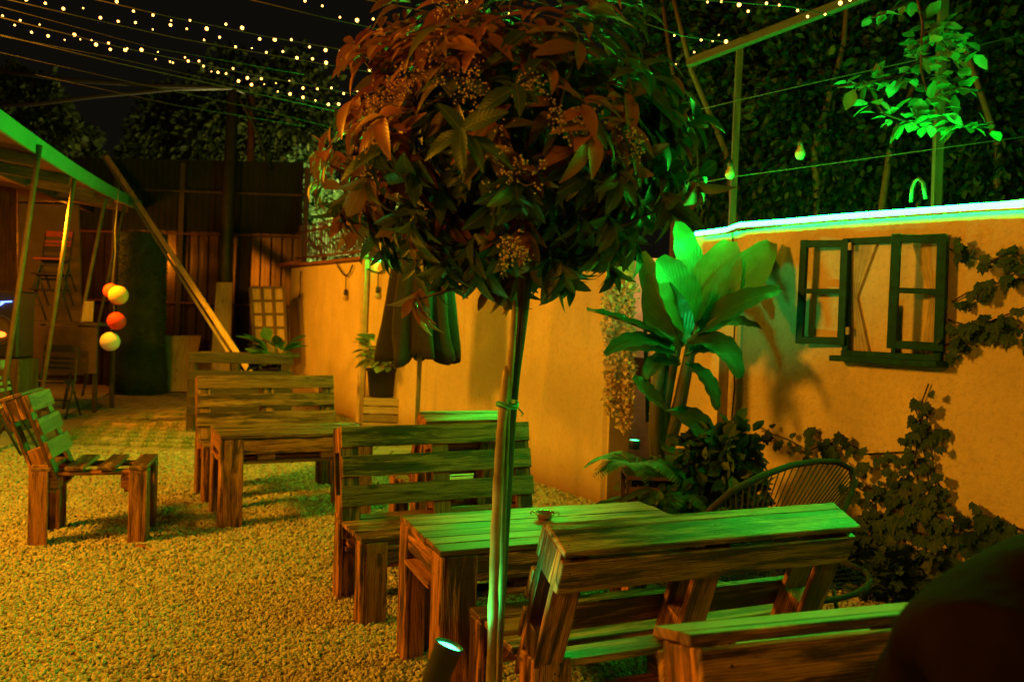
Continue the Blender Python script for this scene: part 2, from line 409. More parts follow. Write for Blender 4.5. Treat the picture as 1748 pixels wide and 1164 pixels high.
# paved area behind the gravel, concrete strip under the lean-to
pv = MB().quad([(-4.7, 8.35, .012), (-2.2, 8.35, .012), (-1.6, 10.2, .012), (-3.7, 15.4, .012)][0:0] or [(-4.6, 8.3, .012), (1.0, 8.3, .012), (-3.6, 15.6, .012), (-7.3, 15.6, .012)])
pv.build('paving', M['paver'])['kind'] = 'structure'
MB().quad([(-14, 7.2, .016), (-4.75, 7.2, .016), (-7.35, 15.6, .016), (-14, 15.6, .016)]).build('concrete_floor', M['concrete'])['kind'] = 'structure'
def turf():
    n = 16000; P = []
    # tufts in the joints of the block paving
    cells = []
    for i in range(12):
        for j in range(22):
            x = -5.1 + j * .21 + (.1 if i % 2 else 0); y = 8.7 + i * .30
            if x < -4.7 - (y - 8.3) * .33 or x > -2.2: continue
            if random.random() < (.9 if y < 11 else .45): cells.append((x, y))
    for k in range(n):
        c = random.choice(cells); P.append((c[0] + random.gauss(0, .045), c[1] + random.gauss(0, .055), .012))
    P = np.array(P); d = np.stack([RNG.normal(0, .5, n), RNG.normal(0, .5, n), np.ones(n)], 1)
    tv = [(-.06, 0, 0), (.06, 0, 0), (.04, .6, 0), (0, 1, .1)]
    o = scatter('grass', tv, [(0, 1, 2, 3)], frames(d, unit(n), RNG.uniform(.02, .055, n)), P, RNG.random(n), M['leaf_hosta'])
    tag(o, 'short tufts of grass growing through the block paving', 'grass', kind='stuff')
turf()

# garden wall: two stretches with a gateway between them
def slab(mb, A, B, z0, z1, th, n, z0b=None, z1b=None):
    A, B, n = Vector(A), Vector(B), Vector(n)
    z1b = z1 if z1b is None else z1b
    vs = []
    for P, zt in ((A, z1), (B, z1b)):
        for o in (0, -th):
            for z in (z0, zt): vs.append((P.x + n.x * o, P.y + n.y * o, z))
    fs = [(0, 4, 5, 1), (2, 3, 7, 6), (1, 5, 7, 3), (0, 1, 3, 2), (4, 6, 7, 5), (0, 2, 6, 4)]
    L = (B - A).length
    mb.add(vs, fs, [(0, z0), (0, z1), (0, z0), (0, z1), (L, z0), (L, z1), (L, z0), (L, z1)])
    return mb
wl = thing('garden_wall', 'smooth cream plastered garden wall running to the back fence', 'wall', (-3.95, 14.6, 0))
wl.location = (0, 0, 0)
slab(MB(), lw(0), lw(1), -.05, 2.29, .20, LW.n, z1b=2.16).build('wall_body', M['wall_left'], wl)
slab(MB(), lw(0) + LW.n * .012, lw(.16) + LW.n * .012, 0, 1.72, .02, LW.n).build('plaster_patch', M['wall_left'], wl)
cp = MB(); cp.bar(lw(-.01) + Vector((0, 0, 2.33)) + LW.n * .04, lw(.10) + Vector((0, 0, 2.33)) + LW.n * .04, .42, .05); cp.bar(lw(.105) + Vector((0, 0, 2.31)), lw(.42) + Vector((0, 0, 2.27)), .26, .04)
cp.build('coping_tile', M['terracotta'], wl, .006)
ra, rb = Vector((1.33, 6.43, 0)), Vector((4.20, 1.10, 0))
wr = thing('garden_wall', 'rough cream rendered garden wall with green light strip and shutters', 'wall')
slab(MB(), ra, rb, -.05, 2.165, .22, RW.n).build('wall_body', M['wall_right'], wr)
slab(MB(), ra + RW.n * .09 - RW.d * .02, ra + RW.n * .09 + RW.d * .52, -.05, 1.30, .09, RW.n).build('pilaster', M['wall_left'], wr)
# gateway recess behind the gap
gt = thing('gateway', 'pale recessed gateway with green pole between the two wall stretches', 'gateway')
slab(MB(), (.7, 7.9, 0), (2.3, 7.3, 0), 0, 2.1, .1, (-.3, -.95, 0)).build('door_panel', plain('pale_door', (.85, .68, .52), .6), gt)
slab(MB(), (.80, 6.62, 0), (1.25, 8.2, 0), 0, 2.1, .05, (.9, -.2, 0)).build('side_wall', M['wall_left'], gt)
MB().bar(W(1098, 455, 6.7), W(1106, 720, 6.7), .03, .03).build('pole', M['green_paint'], gt)
MB().bar(W(1058, 470, 6.75), W(1060, 690, 6.75), .045, .03).build('post', M['dark_wood'], gt)
sg = MB(); a, b = W(1078, 610, 6.9), W(1110, 660, 6.9); sg.bar(((a.x + b.x) / 2, a.y, a.z), ((a.x + b.x) / 2, a.y, b.z), .17, .02, (0, 1, 0)); sg.build('panel', M['terracotta'], gt)

# ------------------------------------------------------------------ corrugated fence at the back
def corrugated(name, A, B, z0, z1, mat, parent, pitch=.20, amp=.035):
    A, B = Vector(A), Vector(B); L = (B - A).length; d = (B - A).normalized(); n = Vector((d.y, -d.x, 0))
    if n.y > 0: n = -n
    mb = MB(); prof = [(0, 0), (.35, 0), (.45, 1), (.9, 1), (1.0, 0)]
    pts = []; x = 0
    while x < L:
        for t, h in prof[:-1]: pts.append((x + t * pitch, h * amp))
        x += pitch
    vs = []; uv = []
    for x, h in pts:
        p = A + d * min(x, L) + n * h
        vs += [(p.x, p.y, z0), (p.x, p.y, z1)]; uv += [(x, z0), (x, z1)]
    mb.add(vs, [(2 * i, 2 * i + 2, 2 * i + 3, 2 * i + 1) for i in range(len(pts) - 1)], uv)
    o = mb.build(name, mat, parent); so = o.modifiers.new('thickness', 'SOLIDIFY'); so.thickness = .003
    return o
FA, FB = Vector((-13.5, 15.9, 0)), Vector((-3.95, 15.3, 0))
cf = thing('corrugated_fence', 'tall corrugated metal fence with dark upper sheet at the back', 'fence')
M['corr'] = plain('corrugated_steel', (.17, .13, .09), .27, .85, .45, 1.4, .12)
M['corr_dark'] = plain('dark_sheet', (.014, .018, .013), .7, 0, .3, 2, .1, .2)
corrugated('corrugated_sheet', FA, FB, 0, 3.15, M['corr'], cf)
corrugated('upper_sheet', FA + Vector((0, -.05, 0)), FB + Vector((0, -.05, 0)), 2.95, 4.28, M['corr_dark'], cf, .12, .012)
for z, t in ((2.9, .03), (1.62, .025)):
    MB().bar(FA + Vector((0, -.1, z)), FB + Vector((0, -.1, z)), .05, t).build('rail', M['rust'], cf)
MB().bar(FA + Vector((0, -.12, 3.75)), FB + Vector((0, -.12, 3.66)), .04, .04).build('rail', M['metal_dark'], cf)
for px in (182, 295, 508):
    p = W(px, 600, 15.2); MB().bar((p.x, 15.35, 0), (p.x + .05, 15.35, 4.2), .09, .06, (0, 1, 0)).build('post', M['metal_dark'], cf)

# tall pole with its overhead cables, second thin mast
up = thing('utility_pole', 'tall dark pole at the fence carrying sagging black cables', 'pole')
a = W(378, 600, 14.9); b = W(398, 158, 14.9); MB().tube([(a.x, a.y, 0), b], [.14, .10], 10).build('shaft', M['metal_dark'], up)
for pts in ([(-30, 118), (130, 138), (270, 147), (398, 150), (430, 162)], [(-20, 182), (60, 178), (160, 165), (300, 152), (398, 150)], [(398, 150), (420, 190), (440, 230), (462, 290)]):
    MB().tube([W(x, y, 14.9 + i * .1) for i, (x, y) in enumerate(pts)], .035, 6).build('cable', M['cable'], up)
ma = thing('metal_mast', 'thin rusty mast rising from the fence beside the pole', 'mast')
a = W(430, 350, 15.6); b = W(430, 165, 15.6); MB().tube([(a.x, a.y, 0), b], .075, 8).build('shaft', M['rust'], ma)
MB().lathe(a, [(.0, -.05), (.11, -.04), (.11, .04), (0, .05)], 10).build('collar', M['rust'], ma)
pp = MB(); a = G(380, 670); pp.tube([(W(392, 500, 15.1).x, 15.1, 0), W(395, 390, 15.1)], .05, 8); tag(pp.build('drain_pipe', M['metal_grey']), 'grey standing pipe catching orange light against the corrugated fence', 'pipe')

# ------------------------------------------------------------------ lean-to on the left
lt = thing('lean_to', 'lean-to shelter with green lit fascia board and warm lit underside', 'shelter')
E0, E1 = Vector((-3.90, 5.4, 3.00)), Vector((-7.10, 15.75, 3.42))
def eave(t):  # slightly sagging front edge
    p = E0.lerp(E1, t); return p + Vector((0, 0, -.10 * math.sin(math.pi * t)))
K = 14
fa = MB(); vs = []; uv = []
for i in range(K + 1):
    p = eave(i / K); vs += [(p.x, p.y, p.z - .08), (p.x, p.y, p.z + .09)]; uv += [(i * .8, 0), (i * .8, .2)]
fa.add(vs, [(2 * i, 2 * i + 2, 2 * i + 3, 2 * i + 1) for i in range(K)], uv)
o = fa.build('fascia', plain('pale_fascia', (.11, .42, .24), .5, 0, .12, 3, .1), lt); o.modifiers.new('thickness', 'SOLIDIFY').thickness = .03
rf = MB(); vs = []; uv = []
for i in range(K + 1):
    p = eave(i / K) + Vector((-.03, 0, -.02)); vs += [(p.x, p.y, p.z), (p.x - 5.5, p.y - 1.6, p.z + .75)]; uv += [(i * .8, 0), (i * .8, 5)]
rf.add(vs, [(2 * i, 2 * i + 2, 2 * i + 3, 2 * i + 1) for i in range(K)], uv)
o = rf.build('roof', plain('roof_board', (.13, .07, .04), .8, 0, .3, 2, .2), lt); o.modifiers.new('thickness', 'SOLIDIFY').thickness = .04
be = MB()
for i in (0, 2, 4, 6, 8, 10, 12):
    p = eave(i / K) + Vector((-.06, 0, -.12)); be.bar(p, p + Vector((-5.3, -1.55, .72)), .06, .12)
be.build('rafter', M['dark_wood'], lt)
bb = MB(); bb.bar(eave(0) + Vector((-.9, -.2, -.12)), eave(1) + Vector((-.9, -.2, -.10)), .08, .14); bb.build('beam', M['dark_wood'], lt)
for (fx, fy), (tx, ty), Y, r in (((22, 690), (68, 248), 8.15, .026), ((68, 715), (127, 305), 9.7, .024), ((108, 700), (180, 338), 11.63, .024), ((140, 678), (212, 352), 13.4, .022)):
    f = G(fx, fy) if fy < 772 and Y > 9.8 else None
    t = W(tx, ty, Y); f = f or Vector((t.x - .38, t.y, 0))
    MB().tube([f, t], r, 10).build('pole', M['pole_paint'], lt)
# long loose beam leaning from the ground up across the fence
lb = thing('leaning_beam', 'long pale beam leaning diagonally in front of the corrugated fence', 'beam')
a, b = W(183, 268, 14.7), W(430, 640, 11.2); MB().bar(a, b, .075, .06, (0, -1, .3)).build('board', M['pale_wood'], lb)
a, b = a + Vector((-.085, .03, 0)), b + Vector((-.10, .03, -.05)); MB().bar(a, b, .035, .06, (0, -1, .3)).build('edge_strip', M['metal_grey'], lb)

# things stored under the lean-to
def panel_thing(name, label, cat, pts, Y, mat, th=.03, foot=True, lean=.25, grid=None, gmat=None):
    """upright board leaning back; pts = top-left, top-right, bottom-right, bottom-left pixels"""
    t = thing(name, label, cat); mb = MB()
    P = [W(x, y, Y + (lean if i < 2 else 0)) for i, (x, y) in enumerate(pts)]
    n = (P[1] - P[0]).cross(P[3] - P[0]).normalized()
    if n.y > 0: n = -n
    Q = [p - n * th for p in P]
    mb.add(P + Q, [(0, 1, 2, 3), (7, 6, 5, 4), (0, 4, 5, 1), (1, 5, 6, 2), (2, 6, 7, 3), (3, 7, 4, 0)], [(p.z, p.x) for p in P + Q])
    mb.build('board', mat, t)
    if grid:
        gm = MB(); nx, nz = grid
        for i in range(nx + 1):
            a = P[0].lerp(P[1], i / nx); b = P[3].lerp(P[2], i / nx); gm.bar(a + n * .01, b + n * .01, .045, .03, n)
        for j in range(nz + 1):
            a = P[0].lerp(P[3], j / nz); b = P[1].lerp(P[2], j / nz); gm.bar(a + n * .008, b + n * .008, .04, .03, n)
        gm.build('lattice', gmat, t)
    return t
panel_thing('lattice_panel', 'tall panel with square dark lattice leaning at the fence by the wall', 'panel', [(428, 491), (485, 491), (490, 606), (436, 606)], 13.3, M['pale_wood'], grid=(3, 5), gmat=M['dark_wood'])
panel_thing('wooden_board', 'narrow tall pale board standing behind the leaning beam', 'board', [(370, 482), (396, 482), (392, 640), (358, 640)], 13.9, M['pale_wood'])
panel_thing('plywood_sheet', 'square pale plywood sheet on the paving left of the dark crate', 'board', [(276, 573), (343, 573), (325, 668), (252, 668)], 14.6, M['pale_wood'])
panel_thing('partition_board', 'wide brown board wall behind the stacked folding chairs', 'board', [(32, 347), (134, 350), (142, 640), (28, 640)], 13.2, plain('brown_board', (.15, .075, .04), .7, 0, .35, 2, .15), lean=.05)
panel_thing('paper_sign', 'small cream card standing on the table end', 'card', [(144, 514), (160, 514), (158, 549), (139, 549)], 11.5, M['pale_wood'], th=.01, lean=.03)
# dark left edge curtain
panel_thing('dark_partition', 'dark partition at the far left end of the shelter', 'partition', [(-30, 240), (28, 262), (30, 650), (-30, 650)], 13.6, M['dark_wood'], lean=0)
panel_thing('partition_board', 'upper brown board under the rafters behind the leaning posts', 'board', [(28, 270), (135, 290), (134, 345), (30, 343)], 13.5, plain('brown_board_two', (.17, .09, .05), .75, 0, .3, 2, .2), lean=.0)

# rolled artificial hedge
def turf_roll():
    a = W(238, 668, 14.3); a.z = 0; h = 2.78
    t = thing('artificial_turf_roll', 'tall dark roll of artificial turf standing upright by the fence', 'turf roll', a)
    mb = MB(); mb.lathe((0, 0, 0), [(.02, 0), (.46, 0), (.44, .4), (.38, 1.0), (.37, h - .1), (.36, h), (.02, h + .02)], 28, smooth=True); mb.build('core', plain('turf_back', (.03, .045, .02), .95), t)
    n = 9000; an = RNG.uniform(0, 2 * math.pi, n); z = RNG.uniform(0, h, n); r = .37 + .08 * np.clip(1 - z / 1.0, 0, 1)
    P = np.stack([r * np.cos(an), r * np.sin(an), z], 1); d = np.stack([np.cos(an), np.sin(an), RNG.normal(.2, .5, n)], 1) + unit(n) * .5
    scatter('pile', [(-.12, 0, 0), (.12, 0, 0), (.08, .6, 0), (0, 1, .1)], [(0, 1, 2, 3)], frames(d, unit(n), RNG.uniform(.03, .06, n)), P, RNG.random(n), M['leaf_dark'], t)
turf_roll()

# table with modesty board
tb = thing('trestle_table', 'long brown table with a front board under the shelter', 'table')
a, b = W(22, 549, 11.4), W(168, 548, 11.4); zt = a.z
MB().bar((a.x, 11.75, zt), (b.x, 11.75, zt), .75, .04).build('table_top', M['dark_wood'], tb)
MB().bar((a.x, 11.38, zt - .36), (b.x, 11.38, zt - .36), .03, .64).build('front_board', plain('brown_laminate', (.09, .045, .03), .6), tb)
for x in (a.x + .08, b.x - .08):
    for y in (11.5, 12.0): MB().bar((x, y, 0), (x, y, zt - .02), .05, .05, (0, 1, 0)).build('leg', M['metal_dark'], tb)

def folding_chair(name, label, loc, rz, s, cm, group, z=0):
    t = thing(name, label, 'chair', (loc[0], loc[1], z), rz, group)
    for x in (-.21, .21):
        MB().tube([(x * s, -.22 * s, 0), (x * s, .02 * s, .45 * s), (x * s, .12 * s, .9 * s)], .013 * s, 8).build('leg', M['metal_dark'], t)
        MB().tube([(x * .93 * s, .25 * s, 0), (x * .93 * s, -.05 * s, .46 * s)], .012 * s, 8).build('leg', M['metal_dark'], t)
    st = MB(); st.bar((-.2 * s, -.05 * s, .46 * s), (.2 * s, -.05 * s, .46 * s), .38 * s, .03 * s); st.build('seat', cm, t, .008)
    bk = MB()
    for z_, w in ((.86, .09), (.74, .035), (.68, .035), (.62, .035)):
        y = .02 + (z_ - .45) * .22; bk.bar((-.21 * s, y * s, z_ * s), (.21 * s, y * s, z_ * s), w * s, .018 * s, (0, -1, .2))
    bk.build('backrest', cm, t, .004)
    fr = MB(); fr.bar((-.2 * s, -.1 * s, .22 * s), (.2 * s, -.1 * s, .22 * s), .02 * s, .02 * s); fr.build('stretcher', M['metal_dark'], t)
    return t
p = W(98, 600, 10.9); folding_chair('folding_chair', 'black slatted folding chair standing in front of the brown table', (p.x, 10.9), R_(5), 1.05, M['black'], 'folding chairs under the shelter')
# stack of chairs upon the table: each is one chair
red = plain('red_brown_wood', (.30, .05, .025), .4, 0, .2, 8, .1)
for k in range(3):
    p = W(95, 540, 12.0)
    folding_chair('folding_chair', ['dark chair at the bottom of the stack on the table', 'dark chair in the middle of the stack on the table', 'chair with red back rail topping the stack on the table'][k],
                  (p.x, 11.85 + k * .05), 0, .95, red if k == 2 else M['black'], 'folding chairs under the shelter', zt + .03 + k * .22)
# garden chair cropped by the left edge
p = W(0, 700, 7.9)
cc = folding_chair('garden_chair', 'pale backed chair cut by the left picture edge behind the pallet armchair', (p.x - .05, 8.1), R_(100), 1.0, plain('pale_plastic', (.5, .36, .28), .5), None)
# loudspeaker
sp = thing('loudspeaker', 'black party loudspeaker with blue and orange lights', 'speaker', (W(14, 600, 9.6).x, 9.6, 0))
x0 = 0
MB().bar((0, 0, .85), (0, 0, 1.62), .42, .34, (0, -1, 0)).build('cabinet', M['black'], sp, .02)
MB().lathe((0, -.175, 1.17), [(0, 0), (.10, .01), (.15, -.01), (.16, .02), (.175, .02), (.175, 0)], 28, M=Matrix.Rotation(R_(90), 3, 'X')).build('woofer', plain('woofer', (.06, .035, .03), .6), sp)
MB().lathe((0.02, -.2, 1.12), [(0, .004), (.07, 0), (.07, -.01)], 20, M=Matrix.Rotation(R_(90), 3, 'X') @ Matrix.Diagonal((1, .5, 1))).build('orange_light', emit('orange_lamp', (1, .2, .02), 3), sp)
bl = MB(); bl.bar((-.14, -.19, 1.50), (-.02, -.19, 1.49), .02, .012); bl.bar((.02, -.19, 1.49), (.14, -.19, 1.50), .02, .012); bl.bar((-.05, -.19, 1.485), (0, -.19, 1.45), .018, .012); bl.bar((.05, -.19, 1.485), (0, -.19, 1.45), .018, .012)
bl.build('blue_light', emit('blue_lamp', (.12, .25, 1), 6), sp)
MB().bar((0, 0, 0), (0, 0, .845), .5, .4, (0, -1, 0)).build('plinth', M['dark_wood'], sp, .01)

# string of ball lanterns
ls = thing('lantern_string', 'hanging cord with red orange and white ball lanterns', 'lanterns')
MB().tube([W(205, 300, 10.4), W(196, 395, 10.4), W(197, 430, 10.4), W(192, 480, 10.4), W(195, 530, 10.4), W(189, 575, 10.4)], .005, 6).build('cord', M['wire'], ls)
lanterns = [(190, 497, 13, (.75, .06, .03), .03), (202, 504, 16, (.6, .30, .07), .03), (199, 548, 15, (.55, .025, .015), .03), (188, 583, 16, (.55, .44, .24), .03)]
for k, (x, y, r, c, e) in enumerate(lanterns):
    p = W(x, y, 10.35 + .08 * (k == 0)); rr = r / F * 10.4
    m_, nt, b_ = nmat('lantern_%s' % 'abcd'[k]); b_.inputs['Base Color'].default_value = (*c, 1); b_.inputs['Roughness'].default_value = .8
    b_.inputs['Emission Color'].default_value = (*c, 1); b_.inputs['Emission Strength'].default_value = e; m_.cycles.emission_sampling = 'NONE'
    wv = N(nt, 'ShaderNodeTexWave'); wv.inputs['Scale'].default_value = 20; wv.inputs['Distortion'].default_value = 6; nt.links.new(N(nt, 'ShaderNodeTexCoord').outputs['Object'], wv.inputs[0]); bump(nt, b_, wv.outputs[1], .3, .01)
    o = MB().lathe((0, 0, 0), [(rr * math.sin(math.pi * i / 16), -rr * math.cos(math.pi * i / 16)) for i in range(17)], 24).build('ball_lantern', m_, ls); o.location = p

# ------------------------------------------------------------------ pallet furniture
def nails(mb, c, n, up):
    c = Vector(c); n = Vector(n).normalized(); u = n.orthogonal().normalized(); v = n.cross(u)
    r = .0035; pts = [c + (u * math.cos(a) + v * math.sin(a)) * r + n * .0012 for a in [k * math.pi / 3 for k in range(6)]]
    mb.add(pts, [tuple(range(6))], None, .5)
def pallet_bench(name, label, cat, loc, rz, L=1.15, D=.50, hs=.44, ht=.88, lean=16, posts=3, cap=True, rear_slats=1, front_slats=3, group=None, slatw=.108, mat=None, seat_n=4):
    """origin: ground, centre; length along x, front towards -y"""
    wd = mat or M['wood']; wt = M['wood_top']; J = .002
    t = thing(name, label, cat, (loc[0], loc[1], 0), rz, group)
    x0, x1 = -L / 2, L / 2; y0, y1 = -D / 2, D / 2
    nl = MB()
    # legs: two boards each, an L in plan
    for sx in (-1, 1):
        for sy in (-1, 1):
            m = MB(); X = sx * (L / 2 - .011); Y = sy * (D / 2 - .055)
            top = hs - .012 if sy < 0 else hs + .03
            m.bar((X, Y, 0), (X, Y, top), .105, .022, (sx, 0, 0), jit=J)
            m.bar((X - sx * .066, sy * (D / 2 - .011), 0), (X - sx * .066, sy * (D / 2 - .011), top - .004), .108, .022, (0, sy, 0), jit=J)
            m.bar((X - sx * .045, Y - sy * .0, .002), (X - sx * .045, Y - sy * .0, top - .03), .075, .06, (0, sy, 0), jit=J)
            m.build('leg', wd, t, .004)
            for k in range(4):
                nails(nl, (X - sx * random.uniform(.035, .10), sy * (D / 2 + .0005), top - random.uniform(.02, .07)), (0, sy, 0), 0)
                nails(nl, (sx * L / 2, Y + random.uniform(-.04, .04), top - random.uniform(.02, .08)), (sx, 0, 0), 0)
    # seat slats
    m = MB(); gap = (D - .02 - seat_n * .105) / max(seat_n - 1, 1)
    for k in range(seat_n):
        y = y0 + .055 + k * (.105 + gap)
        m.bar((x0 - .002, y, hs), (x1 + .002, y, hs), .105, .022, jit=J)
        for X in np.linspace(x0 + .05, x1 - .05, posts):
            nails(nl, (X + .02, y + .02, hs + .011), (0, 0, 1), 0); nails(nl, (X - .02, y - .025, hs + .011), (0, 0, 1), 0)
    m.build('seat', wt, t, .003)
    m = MB()
    for X in np.linspace(x0 + .085, x1 - .085, posts):
        m.bar((X, y0 + .03, hs - .033), (X, y1 - .02, hs - .033), .10, .022, jit=J)
        m.bar((X, y0 + .06, hs - .088), (X, y0 + .16, hs - .088), .10, .078, jit=J); m.bar((X, y1 - .16, hs - .088), (X, y1 - .06, hs - .088), .10, .078, jit=J)
    for y in (y0 + .09, y1 - .09): m.bar((x0 + .03, y, hs - .139), (x1 - .03, y, hs - .139), .10, .022, jit=J)
    m.bar((x0 + .02, y0 + .011 + .002, hs - .075), (x1 - .02, y0 + .011 + .002, hs - .075), .022, .085, jit=J) if posts > 2 else None
    m.build('seat_frame', wd, t, .003)
    # backrest: double skin pallet, leaning back
    a = R_(lean); ax = Vector((0, math.sin(a), math.cos(a))); nn = Vector((0, -math.cos(a), math.sin(a)))
    bh = (ht - hs + .10) / math.cos(a); base = Vector((0, y1 - .055, hs - .10))
    def P(x, s, d): return Vector((x, 0, 0)) + base + ax * s + nn * d      # s up the back, d in front of the rear face
    xs = list(np.linspace(x0 + .05, x1 - .05, posts))
    for X in xs:
        fr = MB()
        fr.bar(P(X, .0, .102), P(X, bh - .012, .102), .098, .022, nn, jit=J)
        fr.bar(P(X, .0, 0), P(X, bh - .012, 0), .098, .022, nn, jit=J)
        fr.bar(P(X, bh - .145, .051), P(X, bh - .015, .051), .094, .078, nn, jit=J)
        fr.bar(P(X, .12, .051), P(X, .22, .051), .094, .078, nn, jit=J)
        fr.build('back_post', wd, t, .003)
    sl = MB(); pitch = .152
    for k in range(front_slats):
        s = bh - .012 - slatw / 2 - k * pitch
        if s < .10: break
        e = random.uniform(-.004, .006)
        sl.bar(P(x0 - e, s, .125), P(x1 + e, s, .125), slatw, .022, nn, jit=J)
        for X in xs:
            for q in (-.025, .022): nails(nl, P(X + q + random.uniform(-.008, .008), s + q * .9, .1365), nn, 0)
    sl.build('back_slats', wt if mat is None else mat, t, .003)
    if rear_slats:
        sl = MB()
        for k in range(rear_slats):
            s = bh - .035 - slatw / 2 - k * pitch
            sl.bar(P(x0, s, -.023), P(x1, s, -.023), slatw, .022, nn, jit=J)
            for X in xs:
                for q in (-.025, .022): nails(nl, P(X + q, s + q * .9, -.0345), -nn, 0)
        sl.build('rear_slats', wt if mat is None else mat, t, .003)
    if cap:
        m = MB(); m.bar(P(x0 - .003, bh + .001, .012), P(x1 + .003, bh + .001, .012), .100, .022, ax, jit=J)
        m.bar(P(x0 - .003, bh + .001, .084), P(x1 + .003, bh + .001, .084), .040, .022, ax, jit=J)
        m.build('cap_board', wt, t, .003)
        for X in xs:
            nails(nl, P(X, bh + .012, .03), ax, 0); nails(nl, P(X + .03, bh + .012, -.01), ax, 0)
    nl.build('nails', M['nail'], t)
    return t
def pallet_table(name, label, loc, rz, L=1.2, D=.60, h=.60, group=None):
    t = thing(name, label, 'table', (loc[0], loc[1], 0), rz, group); J = .002; wd = M['wood']
    x0, x1 = -L / 2, L / 2; y0, y1 = -D / 2, D / 2; nl = MB()
    m = MB(); n = 6; w = .094; gap = (D - n * w) / (n - 1)
    for k in range(n):
        y = y0 + w / 2 + k * (w + gap); m.bar((x0 - random.uniform(0, .006), y, h - .011), (x1 + random.uniform(0, .006), y, h - .011 + random.uniform(-.002, .002)), w, .022, jit=J)
        for X in (x0 + .04, 0, x1 - .04):
            nails(nl, (X, y + .02, h), (0, 0, 1), 0); nails(nl, (X + .015, y - .025, h), (0, 0, 1), 0)
    m.build('table_top', M['wood_top'], t, .003)
    for sx in (-1, 1):
        for sy in (-1, 1):
            m = MB(); X = sx * (L / 2 - .011); Y = sy * (D / 2 - .06); top = h - .026
            m.bar((X, Y + sy * .002, 0), (X, Y + sy * .002, top), .11, .022, (sx, 0, 0), jit=J)
            m.bar((X - sx * .075, sy * (D / 2 - .011), 0), (X - sx * .075, sy * (D / 2 - .011), top), .124, .022, (0, sy, 0), jit=J)
            m.bar((X - sx * .05, sy * (D / 2 - .062), .002), (X - sx * .05, sy * (D / 2 - .062), top - .01), .075, .07, (0, sy, 0), jit=J)
            m.build('leg', wd, t, .004)
            for k in range(5): nails(nl, (X - sx * random.uniform(.03, .12), sy * (D / 2 + .0005), top - random.uniform(.015, .10)), (0, sy, 0), 0)
            for k in range(4): nails(nl, (sx * L / 2, Y + random.uniform(-.04, .04), top - random.uniform(.015, .09)), (sx, 0, 0), 0)
    m = MB()
    for sy in (-1, 1):
        m.bar((x0 + .14, sy * (D / 2 - .013), h - .078), (x1 - .14, sy * (D / 2 - .013), h - .078), .022, .10, jit=J)
    for sx in (-1, 1):
        m.bar((sx * (L / 2 - .013), y0 + .118, h - .075), (sx * (L / 2 - .013), y1 - .118, h - .075), .020, .095, jit=J)
        m.bar((sx * (L / 2 - .04), y0 + .118, h - .168), (sx * (L / 2 - .04), y1 - .118, h - .168), .10, .022, jit=J)
    for X in (x0 + .3, 0, x1 - .3): m.bar((X, y0 + .03, h - .034), (X, y1 - .03, h - .034), .1, .022, jit=J)
    m.build('apron', wd, t, .003)
    m = MB()
    for y in (y0 + .09, 0, y1 - .09): m.bar((x0 + .10, y, h - .192), (x1 - .10, y, h - .192), .1, .022, jit=J)
    for X in (-.22, .22):
        for y in (y0 + .09, y1 - .09): m.bar((X - .06, y, h - .14), (X + .06, y, h - .14), .09, .076, jit=J)
    m.build('under_shelf', wd, t, .003)
    nl.build('nails', M['nail'], t)
    return t
def from_corner(corner, ang, cx, cy):
    """world centre when local point (cx,cy) sits at corner, x axis at angle ang"""
    c, s = math.cos(ang), math.sin(ang); return (corner[0] - (c * cx - s * cy), corner[1] - (s * cx + c * cy))

GB = 'pallet wood benches'
# middle bench, facing the camera behind the near table
a = R_(27); L, D = 1.107, .498
pallet_bench('pallet_bench', 'scorched pallet bench facing the near table, its back behind the two stakes', 'bench', (-.293, 4.32), a, L, D, .404, .871, 12.6, 3, False, 0, group=GB)
# near table
a = R_(22.7); L, D = 1.2, .58
cT = from_corner((-.215 - .02, 3.03), a, -L / 2, -D / 2)
near_table = pallet_table('pallet_table', 'pallet table with a steel ashtray on its green lit top', cT, a, L, D, .60, 'pallet wood tables')
# near right bench, seen from behind
a = R_(203.5); L, D = 1.12, .56
pallet_bench('pallet_bench', 'capped pallet bench seen from behind, right of the near table', 'bench', (.505, 2.975), a, L, D, .39, .810, 21, 3, True, 1, group=GB)
# closest bench, bottom right
a = R_(18.5); L, D = 1.12, .50
pallet_bench('pallet_bench', 'dark pallet bench closest to the camera, cut by the bottom edge, the person on it', 'bench', (0.957, 1.503), a, L, D, .42, .84, 14, 3, True, 1, group=GB)
# bench hidden behind the middle bench
a = R_(207)
pallet_bench('pallet_armchair', 'pallet armchair with green lit cap, mostly hidden behind the middle bench', 'armchair', (-.415, 5.20), a, .53, .50, .45, .871, 17, 2, True, 1, group='pallet wood armchairs')
# far bench and its table
a = R_(28.5); L, D = 1.12, .505
pallet_bench('pallet_bench', 'farther pallet bench behind the small table, front slats lit orange', 'bench', (-1.929, 6.695), a, L, D, .44, .924, 14.2, 3, False, 0, group=GB)
a = R_(26.7); L, D = 1.052, .589
pallet_table('pallet_table', 'farther pallet table standing before the orange lit bench', (-1.585, 5.996), a, L, D, .626, 'pallet wood tables')
# left armchair in profile
a = R_(106); L, D = .493, .663
pallet_bench('pallet_armchair', 'pallet armchair in profile at the left edge with green lit back slats', 'armchair', (-2.626, 5.25), a, L, D, .47, .885, 21, 2, True, 1, group='pallet wood armchairs', seat_n=4)
